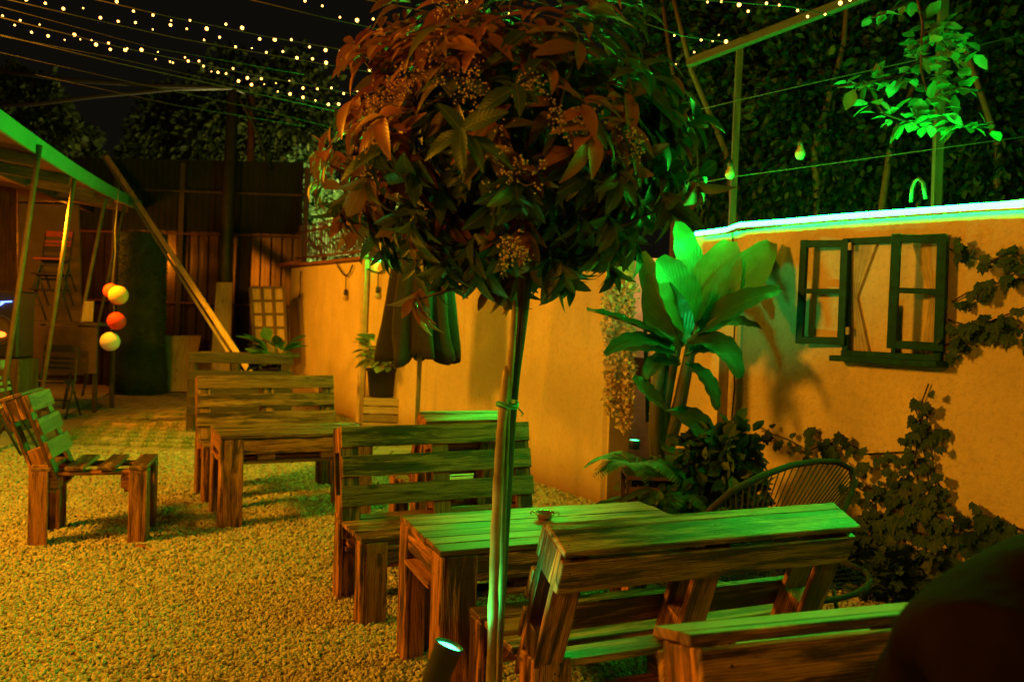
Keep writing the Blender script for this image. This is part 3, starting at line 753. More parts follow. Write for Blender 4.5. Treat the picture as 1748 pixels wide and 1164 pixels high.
# dark raised crate planter behind the far bench
bx = thing('pallet_planter', 'dark pallet box planter behind the farther bench', 'planter')
a0 = W(322, 603, 9.9); a1 = W(440, 603, 9.9); zt = a0.z
m = MB()
for k, dz in enumerate((.05, .26, .47, .68)): m.bar((a0.x, 9.9, zt - dz), (a1.x + .35, 10.2, zt - dz), .022, .12)
for x in (a0.x + .03, (a0.x + a1.x) / 2 + .1, a1.x + .25): m.bar((x, 9.95 + (x - a0.x) * .26, 0), (x, 9.95 + (x - a0.x) * .26, zt), .1, .09)
m.bar((a0.x, 10.2, zt - .01), (a1.x + .35, 10.5, zt - .01), .55, .03); m.bar((a0.x + .01, 9.95, zt - .35), (a0.x + .05, 10.5, zt - .35), .03, .6)
m.build('slats', M['dark_wood'], bx, .004)

for (x, y, sz, lab) in ((243, 934, .030, 'brownish stone lying on the gravel at the front foot of the pallet armchair'), (268, 940, .034, 'pale flat stone on the gravel just right of the pallet armchair')):
    q = G(x, y); m = MB(); m.lathe((0, 0, 0), [(0, -.2 * sz), (sz * .9, -.1 * sz), (sz * 1.1, .2 * sz), (sz * .8, .5 * sz), (0, .62 * sz)], 9)
    m.v = [(a * random.uniform(.85, 1.2) * 1.3, b * random.uniform(.85, 1.15), c + random.uniform(-.003, .003)) for a, b, c in m.v]
    tag(m.build('stone', M['concrete'] if sz > .031 else M['terracotta'], None, loc=(0, 0, 0)), lab, 'stone', 'larger stones on the gravel').location = q
# steel ashtray with handles on the table
ap = G(930, 886, .60)
ash = thing('ashtray', 'small steel ashtray with scrolled handles on the near table', 'ashtray', (ap.x, ap.y, .602))
MB().lathe((0, 0, 0), [(.001, .004), (.024, .004), (.028, .0), (.036, .012), (.046, .026), (.049, .029), (.044, .028), (.033, .013), (.0, .010)], 28).build('bowl', M['steel'], ash)
for s in (-1, 1):
    MB().tube([(s * .045, 0, .026), (s * .056, 0, .031), (s * .064, .006, .024), (s * .060, .010, .016)], .0028, 6).build('handle', M['steel'], ash)

# ------------------------------------------------------------------ photinia standard tree with stakes
TY = 2.62
tree = thing('photinia_tree', 'round headed photinia with reddish leaves and berry clusters between two stakes', 'tree', (W(842, 1164, TY).x, TY, 0))
TO = Vector(tree.location)
CEN = W(874, 262, TY + .02); RXY, RZ = .575, .455
trk = [(842, 1300), (846, 1164), (856, 980), (866, 820), (872, 720), (878, 640), (888, 560), (897, 480), (893, 400), (880, 320)]
P0 = [W(x, y, TY) for x, y in trk]; P0[0].z = 0
MB().tube([p - TO for p in P0], [.020, .019, .018, .017, .017, .019, .021, .022, .018, .012], 10).build('trunk', M['bark'], tree)
def crown():
    shoots = []; br = MB(); C0 = CEN - TO; root = C0 + Vector((.02, 0, -.32))
    n = 0
    while n < 500:
        d = Vector(RNG.normal(size=3)).normalized()
        rr = (.42 + .58 * random.random() ** .45) * random.choice((1, 1, 1.06, 1.12, 1.2)) * random.uniform(.88, 1.04)
        if d.z < -.86: continue
        tp_ = 1 - .42 * max(0, -d.z - .08); p = C0 + Vector((d.x * RXY * rr * tp_, d.y * RXY * rr * tp_, d.z * RZ * rr * (1.12 if d.z < 0 else 1.05)))
        if p.z < C0.z - .50: continue
        shoots.append((p, d, rr)); n += 1
        if n % 4 == 0:
            mid = root.lerp(p, .5) + Vector((0, 0, -.03)); br.tube([root, mid, p], [.008, .005, .0025], 5)
    br.build('branches', M['bark'], tree)
    D = []; U = []; O = []; S = []; T = []; light = Vector((-.75, -.35, .55))
    for p, d, rr in shoots:
        sh = (d * .7 + Vector((0, 0, .35 if d.z > -.2 else -.5))).normalized()
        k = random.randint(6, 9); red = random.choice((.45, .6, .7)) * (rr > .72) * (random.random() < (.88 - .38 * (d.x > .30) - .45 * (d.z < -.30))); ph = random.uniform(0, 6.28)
        for j in range(k):
            an = ph + j * 2.4; s = sh; e1 = s.orthogonal().normalized(); e2 = s.cross(e1)
            spread = random.uniform(.7, 1.35)
            v = s * random.uniform(.15, .75) + (e1 * math.cos(an) + e2 * math.sin(an)) * spread + Vector((0, 0, -.28 - .9 * max(0, min(1, .3 - d.z))))
            D.append(v); U.append(s + Vector(RNG.normal(size=3)) * .35 + Vector((0, 0, .4))); O.append(p - s * (j * .008)); S.append(random.uniform(.060, .128))
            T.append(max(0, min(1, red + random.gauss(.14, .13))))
    tv, tf = LEAF_BIG
    f = lambda a: np.array([tuple(v) for v in a])
    n = len(D); V = np.repeat(np.array(tv)[None], n, 0); dr = RNG.uniform(-.1, .25, n)[:, None]
    V[:, :, 2] -= dr * V[:, :, 1] ** 2; V[:, :, 0] *= RNG.uniform(.8, 1.15, n)[:, None]
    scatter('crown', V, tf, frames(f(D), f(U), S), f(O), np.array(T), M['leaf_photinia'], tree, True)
crown()
# berry clusters
berry = plain('berry', (.55, .32, .10), .5, 0, .2, 30, 0)
iv = [(0, 0, 1), (.9, 0, .0), (0, .9, 0), (-.9, 0, 0), (0, -.9, 0), (0, 0, -1)]; itf = [(0, 1, 2), (0, 2, 3), (0, 3, 4), (0, 4, 1), (5, 2, 1), (5, 3, 2), (5, 4, 3), (5, 1, 4)]
for x, y, sz in ((872, 285, .075), (970, 205, .075), (795, 140, .085), (1072, 243, .055), (700, 150, .07), (740, 100, .07), (875, 425, .05), (650, 185, .055), (905, 150, .05), (775, 12, .08), (640, 280, .05)):
    c = W(x, y, TY - .56 + (abs(x - 872) / 350) ** 2 * .42 + (abs(y - 240) / 260) ** 2 * .12); st = MB(); O = []
    base = c + Vector((.01, .06, -.02))
    for k in range(16):
        e = c + Vector((random.gauss(0, sz * .42), random.gauss(0, .02), random.gauss(0, sz * .36))); st.tube([base - TO, base.lerp(e, .6) + Vector((0, 0, -.01)) - TO, e - TO], .0012, 4)
        for q in range(7): O.append(tuple(e + Vector(RNG.normal(size=3)) * .011 - TO))
    stt = st.build('flower_stalks', M['bark'], tree)
    O = np.array(O); n = len(O); scatter('berries', iv, itf, frames(unit(n), unit(n), RNG.uniform(.0028, .0046, n)), O, RNG.random(n), berry, stt, True)['kind'] = 'stuff'
# the two stakes and the tie
def stake(name, label, pts, r, mat, Y):
    P = [W(x, y, yy) for (x, y), yy in zip(pts, Y)]; P[0].z = max(P[0].z, 0)
    m = MB(); Q = []; rs = []
    for i in range(len(P) - 1):
        for k in range(10):
            t = k / 10; Q.append(P[i].lerp(P[i + 1], t)); rs.append(r * (1.0 + .07 * math.sin(i * 7 + k * 1.7)) * (1 + .16 * (k == 5)))
    Q.append(P[-1]); rs.append(r * .7); m.tube(Q, rs, 12)
    return tag(m.build(name, mat), label, 'stake')
stake('wooden_stake', 'thick pale stake on the left of the trunk with pointed top', [(832, 1330), (838, 1164), (846, 900), (855, 740), (866, 625)], .0155, M['bamboo'], [2.50, 2.50, 2.52, 2.54, 2.58])
stake('bamboo_cane', 'thin bamboo cane on the right of the trunk reaching the crown', [(851, 1330), (852, 1164), (858, 900), (866, 700), (880, 512)], .0105, M['bamboo'], [2.56, 2.56, 2.56, 2.57, 2.58])
tm = MB()
c = W(866, 692, 2.55)
for k in range(3): tm.tube([c + Vector((.034 * math.cos(a), .05 * math.sin(a), .004 * k + .006 * math.sin(a * 2))) for a in [i * math.pi / 6 for i in range(13)]], .003, 6)
tm.tube([c + Vector((.03, -.03, 0)), c + Vector((.05, -.04, -.02)), W(890, 710, 2.5)], .0025, 6); tm.tube([c + Vector((.0, -.04, 0)), W(850, 685, 2.5)], .0025, 6)
tag(tm.build('garden_tie', M['tie']), 'green tie knotted around the two stakes', 'tie')

# ------------------------------------------------------------------ spot lamp at the tree foot
slp = W(766, 1103, 2.46); st = thing('ground_spotlight', 'small black spotlight with glowing green lens at the foot of the tree', 'spotlight')
dirn = Vector((.35, .12, .93)).normalized()
hd = MB(); q = dirn.to_track_quat('Z', 'Y').to_matrix()
hd.lathe(slp, [(.0, -.16), (.030, -.155), (.040, -.10), (.043, .0), (.047, .004), (.044, .008), (.040, .004), (.039, -.006)], 24, M=q); hd.build('housing', M['black'], st)
MB().lathe(slp, [(.0, .003), (.025, .002), (.040, -.004)], 24, M=q).build('lens', M['led_glow'], st)
MB().tube([slp - dirn * .13, (slp.x - .04, slp.y, .22), (slp.x - .04, slp.y, 0)], .012, 8).build('spike', M['black'], st)
lamp('ground_spotlight_beam', 'SPOT', slp + dirn * .02, 10, GREEN, .03, slp + Vector((.22, .06, .6)), cone=R_(110))

# ------------------------------------------------------------------ green light strip along the wall tops
pl = [RW.at(x, y, .085) for x, y in ((1188, 399), (1240, 392), (1262, 384), (1330, 379), (1420, 371), (1500, 365), (1580, 359), (1660, 353), (1748, 348))]
d = (pl[-1] - pl[-3]); e = pl[-1] + (pl[-1] - pl[-2]) * 1.0
pl += [Vector((e.x, e.y, pl[-1].z + .0)), Vector((3.75, 1.95, pl[-1].z + .02)) + RW.n * .0]
s_ = thing('light_strip', 'glowing green light strip along the top of the rough wall', 'light strip')
MB().tube(pl, .0155, 8).build('glowing_tube', M['led'], s_)
m = MB()  # added lip under the tube, blocks its light from the wall face
for a, b in zip(pl[:-1], pl[1:]): m.bar(a - RW.n * .012 + Vector((0, 0, -.022)), b - RW.n * .012 + Vector((0, 0, -.022)), .058, .008)
m.build('light_block_lip', M['metal_grey'], s_)
pl2 = [LW.at(640, 443, .05), LW.at(676, 441, .05), LW.at(760, 436, .05), LW.at(860, 430, .05), LW.at(960, 423, .05), LW.at(1040, 417, .05)]
s_ = thing('light_strip', 'green light strip on the smooth wall, its end showing beside the crown', 'light strip')
MB().tube(pl2, .020, 8).build('glowing_tube', M['led'], s_)
m = MB()  # same added lip here, shading the wall below the tube
for a, b in zip(pl2[:-1], pl2[1:]): m.bar(a - LW.n * .012 + Vector((0, 0, -.030)), b - LW.n * .012 + Vector((0, 0, -.030)), .054, .008)
m.build('light_block_lip', M['metal_grey'], s_)
# ends of the wiring
mb = MB(); mb.tube([RW.at(1250, 392, .04), RW.at(1252, 430, .03), RW.at(1256, 520, .03), RW.at(1252, 600, .03), RW.at(1254, 660, .03), RW.at(1249, 715, .03), RW.at(1250, 800, .03)], .006, 6)
tag(mb.build('power_cable', M['cable']), 'thin dark cable running down the wall from the light strip', 'cable')

# ------------------------------------------------------------------ decorative window with shutters
wnd = thing('decorative_window', 'dark green decorative window frame with open shutters and tied sheer curtains', 'window')
def wbar(mb, p, q, w, off, th=.025): mb.bar(RW.at(*p, off), RW.at(*q, off), w, th, RW.n)
m = MB(); G_ = M['green_paint']
wbar(m, (1447, 410), (1444, 612), .045, .03); wbar(m, (1608, 404), (1601, 618), .045, .03)
wbar(m, (1440, 413), (1614, 405), .04, .034); wbar(m, (1437, 603), (1606, 612), .04, .034); wbar(m, (1529, 520), (1526, 610), .03, .032)
m.build('frame', G_, wnd, .003)
m = MB(); wbar(m, (1425, 611), (1609, 622), .035, .07, .11); m.build('sill', G_, wnd, .004)
def shutter(c, offs, name='shutter'):
    m = MB(); P = [RW.at(x, y, o) for (x, y), o in zip(c, offs)]; n = (P[1] - P[0]).cross(P[3] - P[0]).normalized(); w = .05
    tl, tr, br_, bl_ = P; x = (tr - tl).normalized(); z = (bl_ - tl).normalized()
    m.bar(tl + x * w / 2, bl_ + x * w / 2, w, .028, n); m.bar(tr - x * w / 2, br_ - x * w / 2, w, .028, n)
    for t in (0, .49, 1):
        a = tl.lerp(bl_, t) + z * (w * .5 * (1 if t == 0 else -1 if t == 1 else 0)); b = tr.lerp(br_, t) + z * (w * .5 * (1 if t == 0 else -1 if t == 1 else 0))
        m.bar(a + x * w * .9, b - x * w * .9, w * (.9 if t != .49 else .6), .024, n)
    return m.build(name, G_, wnd, .003)
s1 = shutter([(1368, 410), (1450, 409), (1443, 590), (1359, 586)], [.10, .05, .05, .10])
s2 = shutter([(1523, 399), (1618, 401), (1611, 601), (1514, 594)], [.16, .06, .06, .16])
for x, y in ((1451, 427), (1447, 571)):
    h = MB(); c = RW.at(x, y, .065); h.bar(c, c + Vector((0, 0, .045)), .022, .012, RW.n); h.build('hinge', M['metal_grey'], s1)
def curtain(top, waist, bottom, off=.02):
    """sheer drape gathered at the waist; each entry (xl, xr, y)"""
    rows = [top] + [tuple(top[i] + (waist[i] - top[i]) * t for i in range(3)) for t in (.35, .7, .92)] + [waist] + [tuple(waist[i] + (bottom[i] - waist[i]) * t for i in range(3)) for t in (.2, .6, 1)]
    vs = []; nx = 18
    for xl, xr, y in rows:
        for k in range(nx + 1):
            t = k / nx; vs.append(RW.at(xl + (xr - xl) * t, y, off + .0025 * math.sin(k * 1.2)))
    fs = [(r * (nx + 1) + k, r * (nx + 1) + k + 1, (r + 1) * (nx + 1) + k + 1, (r + 1) * (nx + 1) + k) for r in range(len(rows) - 1) for k in range(nx)]
    mb = MB(); mb.add(vs, fs, [(0, 0)] * len(vs), .5, True); return mb.build('curtain', M['sheer'], wnd)
curtain((1457, 1496, 417), (1457, 1462, 508), (1458, 1483, 602)); curtain((1555, 1600, 413), (1588, 1596, 505), (1570, 1598, 606))

# ------------------------------------------------------------------ posts, beam and wires over the wall
for lab, (x0_, y0_), (x1_, y1_), Y, w in (('slim timber post rising behind the wall beside the crown', (1246, 420), (1263, 78), 7.0, .055), ('slim timber post behind the wall right of the rope loop', (1602, 400), (1612, -40), 5.55, .06)):
    a, b = W(x0_, y0_, Y), W(x1_, y1_, Y); m = MB(); m.bar((a.x, a.y, 0), b, w, w * .7, (0, 1, 0)); tag(m.build('timber_post', M['dark_wood'], None, .003), lab, 'post', 'posts behind the garden wall')
m = MB(); m.bar(W(1175, 108, 6.5), W(1500, -16, 5.2), .055, .06); tag(m.build('overhead_beam', M['bark'], None, .003), 'sloping overhead timber beam carrying bulbs at the top right', 'beam')
def wire(name, label, pts, r, Y, cat='wire', mat='wire'):
    P = [W(x, y, Y[0] + (Y[1] - Y[0]) * i / (len(pts) - 1)) for i, (x, y) in enumerate(pts)]
    return tag(MB().tube(P, r, 5).build(name, M[mat]), label, cat)
wire('guy_wire', 'thin upper wire stretched behind the green lit branch', [(1195, 187), (1258, 172), (1420, 135), (1600, 95), (1760, 56)], .004, (6.3, 5.3))
fw = thing('festoon_wire', 'lower sagging wire with two unlit frosted bulbs above the wall', 'festoon')
MB().tube([W(x, y, Y) for x, y, Y in ((1195, 312, 6.3), (1250, 302, 6.1), (1400, 282, 5.9), (1600, 254, 5.4), (1760, 232, 5.1))], .004, 5).build('wire', M['wire'], fw)
for x, y, Y in ((1366, 263, 5.6), (1246, 297, 6.0)):
    p = W(x, y, Y); b = MB().lathe(p, [(0, -.04), (.020, -.034), (.033, -.012), (.034, .006), (.026, .026), (.018, .038), (.018, .055), (.001, .056)], 16).build('bulb', M['bulb_cream'], fw)
    MB().tube([p + Vector((0, 0, .05)), p + Vector((0, 0, .10))], .017, 8).build('socket', M['black'], b)
m = MB(); m.tube([RW.at(1555, 345, -.03), RW.at(1557, 322, -.03), RW.at(1562, 309, -.03), RW.at(1569, 305, -.03), RW.at(1576, 312, -.03), RW.at(1580, 340, -.03)], .011, 8)
tag(m.build('rope_loop', M['wire']), 'pale bent loop sticking up from the top of the wall', 'loop')

# ------------------------------------------------------------------ fairy-light strings overhead
HB = 3.25
def lights(label, pts, wires, zh=HB):
    t = thing('string_lights', label, 'string lights', group='fairy light strings over the yard')
    for w in wires: MB().tube([G(x, y, zh) for x, y in w], .0035, 5).build('wire', M['wire'], t)
    for x, y in pts:
        z = zh + random.uniform(-.03, .03); p = G(x, y, z); r = random.choice((.0045, .006, .0075, .009, .0115))
        MB().lathe((0, 0, 0), [(r * math.sin(math.pi * i / 6), -r * math.cos(math.pi * i / 6)) for i in range(7)], 8).build('bulb', M['bulb_on'], t).location = p
S1 = 2.91; S2 = 2.328
za = lambda L: [(x / S1, y / S1) for x, y in L]
zb = lambda L: [(500 + x / S2, y / S2) for x, y in L]
zc = lambda L: [(1150 + x / S1, y / S1) for x, y in L]
LA = [(13, 80), (73, 127), (101, 103), (157, 162), (197, 124), (239, 180), (321, 200), (370, 175), (399, 197), (455, 201), (477, 223), (539, 216), (548, 247), (622, 249), (632, 243), (703, 249), (773, 296), (785, 260), (845, 308), (859, 313), (919, 287), (935, 305), (988, 305), (1011, 330), (1050, 357), (1083, 361), (1123, 367), (1158, 342), (1185, 404), (1229, 389), (1249, 422), (1298, 393), (1313, 420), (1371, 415), (1380, 456), (1437, 404), (1441, 468), (1505, 438), (1505, 485), (1577, 443), (1567, 500), (1647, 438), (1631, 520), (1707, 466)]
LB = [(130, 0), (225, 18), (315, 45), (413, 42), (499, 90), (587, 108), (673, 114), (759, 148), (847, 126), (928, 145), (1014, 200), (1091, 187), (1170, 234), (1251, 241), (1323, 262), (1405, 258), (1475, 290), (1552, 293), (1620, 314), (1696, 320)]
LC = [(580, 10), (663, 57), (760, 77), (850, 103), (944, 103), (1027, 144), (1122, 122), (1203, 140), (1290, 195), (1365, 198), (1447, 199), (1537, 236), (1617, 251), (1690, 256)]
LD = [(48, 5), (117, 25), (187, 70), (255, 82), (319, 77), (388, 106), (455, 118), (522, 128)]
lights('lowest fairy light string, its bulbs in a zigzag at the upper left', za(LA) + zb([(40, 352), (97, 354), (152, 351), (202, 373), (255, 363), (40, 388), (90, 402), (182, 415), (240, 426), (376, 450)]), [[(0, 30), (200, 80), (400, 122), (600, 160), (760, 190)], [(0, 60), (200, 108), (400, 152), (600, 196)]])
lights('middle fairy light string at the upper left', za(LB) + zb([(16, 232), (78, 235), (132, 250), (192, 255), (305, 278), (367, 244), (658, 266), (628, 322)]), [[(-20, -8), (150, 32), (300, 65), (450, 92), (600, 118), (760, 145)]])
lights('third fairy light string crossing towards the tree crown', za(LC) + zb([(66, 188), (130, 201), (188, 204), (248, 240)]), [[(130, -8), (280, 27), (450, 62), (600, 88), (760, 112)]])
lights('topmost fairy light string entering the photo above the crown', zb(LD) + zb([(860, 57), (690, 8)]), [[(395, -8), (560, 32), (720, 66), (860, 90)], [(600, -5), (780, 30), (1000, 60)]])
lights('short fairy light string right of the crown ending at the beam', zc([(168, 12), (237, 8), (325, 25), (370, 58), (461, 18), (524, 27), (615, 54), (665, 84), (752, 73), (828, 17), (876, 2), (224, 176), (137, 200), (194, 205), (260, 208), (102, 261), (9, 322), (3, 178)]), [[(1100, -6), (1250, 4), (1350, 12), (1425, 28)], [(1100, 40), (1165, 62), (1235, 72)]])
for k, pts in enumerate(([(0, 62), (200, 100), (420, 150), (700, 210)], [(0, 90), (220, 140), (420, 182), (700, 250)], [(60, 128), (300, 180), (520, 216)], [(0, 12), (260, 82), (520, 128)])):
    tag(MB().tube([G(x, y, 3.3) for x, y in pts], .0018, 5).build('bare_wire', M['wire']), ['bare thin wire just under the lowest bulb string', 'bare thin wire below the others, second from the lowest', 'lowest bare thin wire crossing the sky without bulbs', 'bare thin wire among the middle bulb strings'][k], 'wire', 'bare overhead wires')

# dark festoon with unlit sockets on the far wall
ft = thing('festoon_cable', 'black festoon cable with unlit dangling bulbs on the far wall', 'festoon')
LS = lambda x, y, o=.04: LW.at(x, y, o)
MB().tube([LS(572, 440), LS(577, 455), LS(585, 467), LS(591, 472), LS(597, 465), LS(602, 452)], .012, 6).build('cable', M['cable'], ft)
MB().tube([LS(611, 438), LS(616, 448), LS(623, 456), LS(636, 464), LS(648, 466), LS(662, 456)], .012, 6).build('cable', M['cable'], ft)
for x, y, ln in ((591, 472, 22), (623, 456, 24), (646, 466, 24)):
    MB().tube([LS(x, y), LS(x - 1, y + ln)], .008, 6).build('drop_cable', M['cable'], ft)
    p = LS(x - 1, y + ln + 4); b = MB().lathe(p, [(0, .04), (.025, .03), (.03, -.04), (.02, -.05)], 12).build('socket', M['black'], ft)
    MB().lathe(p, [(.018, -.05), (.038, -.08), (.036, -.11), (0, -.135)], 12).build('bulb', M['bulb_cream'], b)
m = MB(); m.tube([LS(514, 462), LS(512, 478), LS(513, 490), LS(511, 508)], .012, 6); tag(m.build('loose_cable', M['cable']), 'short loose dark cable hanging at the corner tile', 'cable')
m = MB(); m.bar(LS(625, 436, .05), LS(613, 722, .05), .12, .06, LW.n); tag(m.build('downpipe', plain('pale_pipe', (.55, .48, .32), .5)), 'pale square pipe fixed upright to the smooth wall', 'pipe')
# railing on the far wall
rl = thing('railing', 'thin rusty picket railing on top of the far wall', 'railing')
m = MB(); Lx = [(508, 446), (655, 432)]
for i in range(34):
    x = 510 + i * 4.4; yb = 446 - (x - 508) * .1; a = LW.at(x, yb, -.08); m.bar(a, a + Vector((random.uniform(-.02, .02), 0, .62)), .016, .016)
m.build('pickets', M['rust'], rl)
a, b = LW.at(505, 447, -.08), LW.at(655, 432, -.08)
for z in (.06, .50): MB().bar(a + Vector((0, 0, z)), b + Vector((0, 0, z)), .035, .03).build('rail', M['rust'], rl)

# ------------------------------------------------------------------ closed parasol by the wall
UY = 7.6
um = thing('closed_parasol', 'closed dark canvas parasol hanging in folds in front of the smooth wall', 'parasol')
tp = W(722, 395, UY); bt = W(712, 612, UY); wb = 118 / F * UY / 2; base = G(708, 700) if False else Vector((W(712, 690, UY).x, UY, 0))
MB().tube([(base.x, UY, 0), (base.x + .01, UY, 1.0), (tp.x, UY, tp.z + .05)], .022, 10).build('pole', M['green_paint'] if False else M['metal_grey'], um)
m = MB(); n = 96; rows = 14; vs = []
for r in range(rows + 1):
    t = r / rows; c = tp.lerp(bt, t); rad = (.05 + (wb * .78 - .05) * min(1, t / .22) ** .8) if t < .22 else wb * (.78 + .22 * (t - .22) / .78)
    for k in range(n):
        a = 2 * math.pi * k / n; f = 1 + (.05 + .17 * t) * math.sin(a * 9 + 1.5 * math.sin(t * 3) + .8 * math.sin(a * 2)) + .09 * t * math.sin(a * 16 + 1)
        z = t * (-.035 * math.sin(a * 9) - .03 * math.sin(a * 2) + .025 * math.sin(a * 5 + 2))
        vs.append(c + Vector((rad * f * math.cos(a), rad * f * .7 * math.sin(a), z)))
m.add(vs, [(r * n + k, r * n + (k + 1) % n, (r + 1) * n + (k + 1) % n, (r + 1) * n + k) for r in range(rows) for k in range(n)], None, .5, True)
o = m.build('canopy', M['fabric_dark'], um); o.modifiers.new('thickness', 'SOLIDIFY').thickness = .006
MB().bar((base.x - .2, UY, .04), (base.x + .2, UY, .04), .4, .08).build('base_block', M['concrete'], um, .01)

# ------------------------------------------------------------------ crate with potted plant
cr = thing('slatted_crate', 'pale slatted wooden crate against the wall under the potted hosta', 'crate')
a = W(620, 720, 10.3); b = W(696, 720, 10.3); zt = W(655, 680, 10.3).z; m = MB()
for k in range(4):
    z = zt - .05 - k * (zt - .05) / 4; m.bar((a.x, 10.3, z), (b.x, 10.3, z), .02, (zt - .03) / 4 - .018); m.bar((b.x + .01, 10.31, z), (b.x + .01, 10.75, z), .02, (zt - .03) / 4 - .018); m.bar((a.x - .01, 10.31, z), (a.x - .01, 10.75, z), .02, (zt - .03) / 4 - .018)
m.bar((a.x, 10.53, zt - .01), (b.x, 10.53, zt - .01), .46, .02); m.build('slats', M['pale_wood'], cr, .004)
def pot_plant(name, label, cat, c, r, h, potm, nleaf, ls, sp, mat, tintr, up=.55, shape=None, group=None, cone=1.15):
    t = thing(name, label, cat, c, 0, group)
    pm = MB().lathe((0, 0, 0), [(.0, 0), (r * .75, 0), (r * .82, .02), (r, h - .03), (r * 1.07, h - .03), (r * 1.07, h), (r * .95, h), (r * .9, h - .04), (0, h - .04)], 24).build('pot', potm, t)
    an = RNG.uniform(0, 2 * math.pi, nleaf); el = RNG.uniform(-.35, 1.0, nleaf)
    d = np.stack([np.cos(an), np.sin(an), el * up * 1.6], 1); ln = RNG.uniform(.3, 1, nleaf) * sp
    off = d * ln[:, None] * .6 + np.array([0, 0, h + .02]) + np.stack([0 * an, 0 * an, ln * .45], 1)
    tv, tf = shape or LEAF_SMALL
    scatter('leaves', tv, tf, frames(d + np.array([0, 0, -.25]), np.array([0, 0, 1.]) + unit(nleaf) * .5, RNG.uniform(.7, 1.2, nleaf) * ls), off, np.clip(RNG.normal(*tintr, nleaf), 0, 1), mat, t, True)
    s = MB()
    for k in range(0, nleaf, max(1, nleaf // 30)): s.tube([(0, 0, h - .04), tuple(off[k] * .5 + np.array([0, 0, h * .5])), tuple(off[k])], .004, 5)
    s.build('stems', mat, t); return t
pot_plant('potted_hosta', 'variegated hosta in a dark pot on the slatted crate', 'potted plant', (W(652, 680, 10.5).x, 10.5, zt + .004), .20, .36, M['black'], 110, .20, .42, M['leaf_hosta'], (.65, .22))
hp = W(472, 640, 10.6)
pot_plant('leafy_plant', 'broad leaved green plant in the dark box behind the farther bench', 'plant', (hp.x + .02, 10.45, hp.z - .10), .16, .22, M['dark_wood'], 26, .30, .28, M['leaf_banana'], (.35, .2), .8)

# ------------------------------------------------------------------ banana plant
BY = 5.55
bpos = W(1140, 760, BY)
bp = thing('banana_plant', 'large banana plant with broad green lit leaves in front of the wall', 'banana plant', (bpos.x, BY, 0)); BO = Vector(bp.location)
stm = MB()
for pts in ([(1128, 860), (1128, 770), (1132, 700), (1148, 620), (1166, 545), (1178, 480)], [(1136, 860), (1140, 760), (1160, 690), (1178, 600), (1190, 545)], [(1126, 860), (1120, 740), (1122, 660), (1132, 600)]):
    P = [W(x, y, BY + .03 * i) for i, (x, y) in enumerate(pts)]; P[0].z = .35; stm.tube([p - BO for p in P], [.06, .055, .048, .04, .032, .02][:len(P)], 10)
stm.build('trunk', wood_mat('banana_stem', (.03, .028, .012), (.06, .055, .022), (.10, .09, .04), .6, .6), bp)
def banana_leaf(base, mid, tip, wid, nrm, tint, cup=.25, Yb=BY, Ym=BY, Yt=BY, wavy=.007):
    A, B, C = W(*base, Yb) - BO, W(*mid, Ym) - BO, W(*tip, Yt) - BO
    wpx = wid / F * BY; n_ = Vector(nrm).normalized(); K = 16; vs = []; uv = []; H = 4
    cross = [-1, -.66, -.33, 0, .33, .66, 1]
    for i in range(K + 1):
        t = i / K; p = A * (1 - t) ** 2 + B * (2 * t * (1 - t)) + C * t * t; dd = ((B - A) * (1 - t) + (C - B) * t).normalized()
        nn = (n_ - dd * n_.dot(dd)).normalized(); s = dd.cross(nn)
        w = wpx * .5 * max(.02, (math.sin(math.pi * min(1, (t * .93 + .03)) ** .85)) ** .62)
        for q in cross:
            vs.append(p + s * (w * q) + nn * (cup * w * q * q + wavy * math.sin(i * 1.9 + q * 2) * abs(q))); uv.append((q, t))
    c_ = len(cross)
    m = MB(); m.add(vs, [(i * c_ + k, i * c_ + k + 1, (i + 1) * c_ + k + 1, (i + 1) * c_ + k) for i in range(K) for k in range(c_ - 1)], None, tint, True)
    # leaf coordinates for the veins
    m.uv = []
    for f in m.f:
        for v in f: m.uv.append(uv[v])
    rb = MB(); rb.tube([(A * (1 - t) ** 2 + B * (2 * t * (1 - t)) + C * t * t) - n_ * .006 for t in [k / 8 for k in range(9)]], [.011 * (1 - k / 10) for k in range(9)], 6, tint=tint)
    o = m.build('leaf', M['leaf_banana'], bp); rb.build('midrib', M['leaf_banana'], o); return o
LT = Vector((.2, -.7, .7))
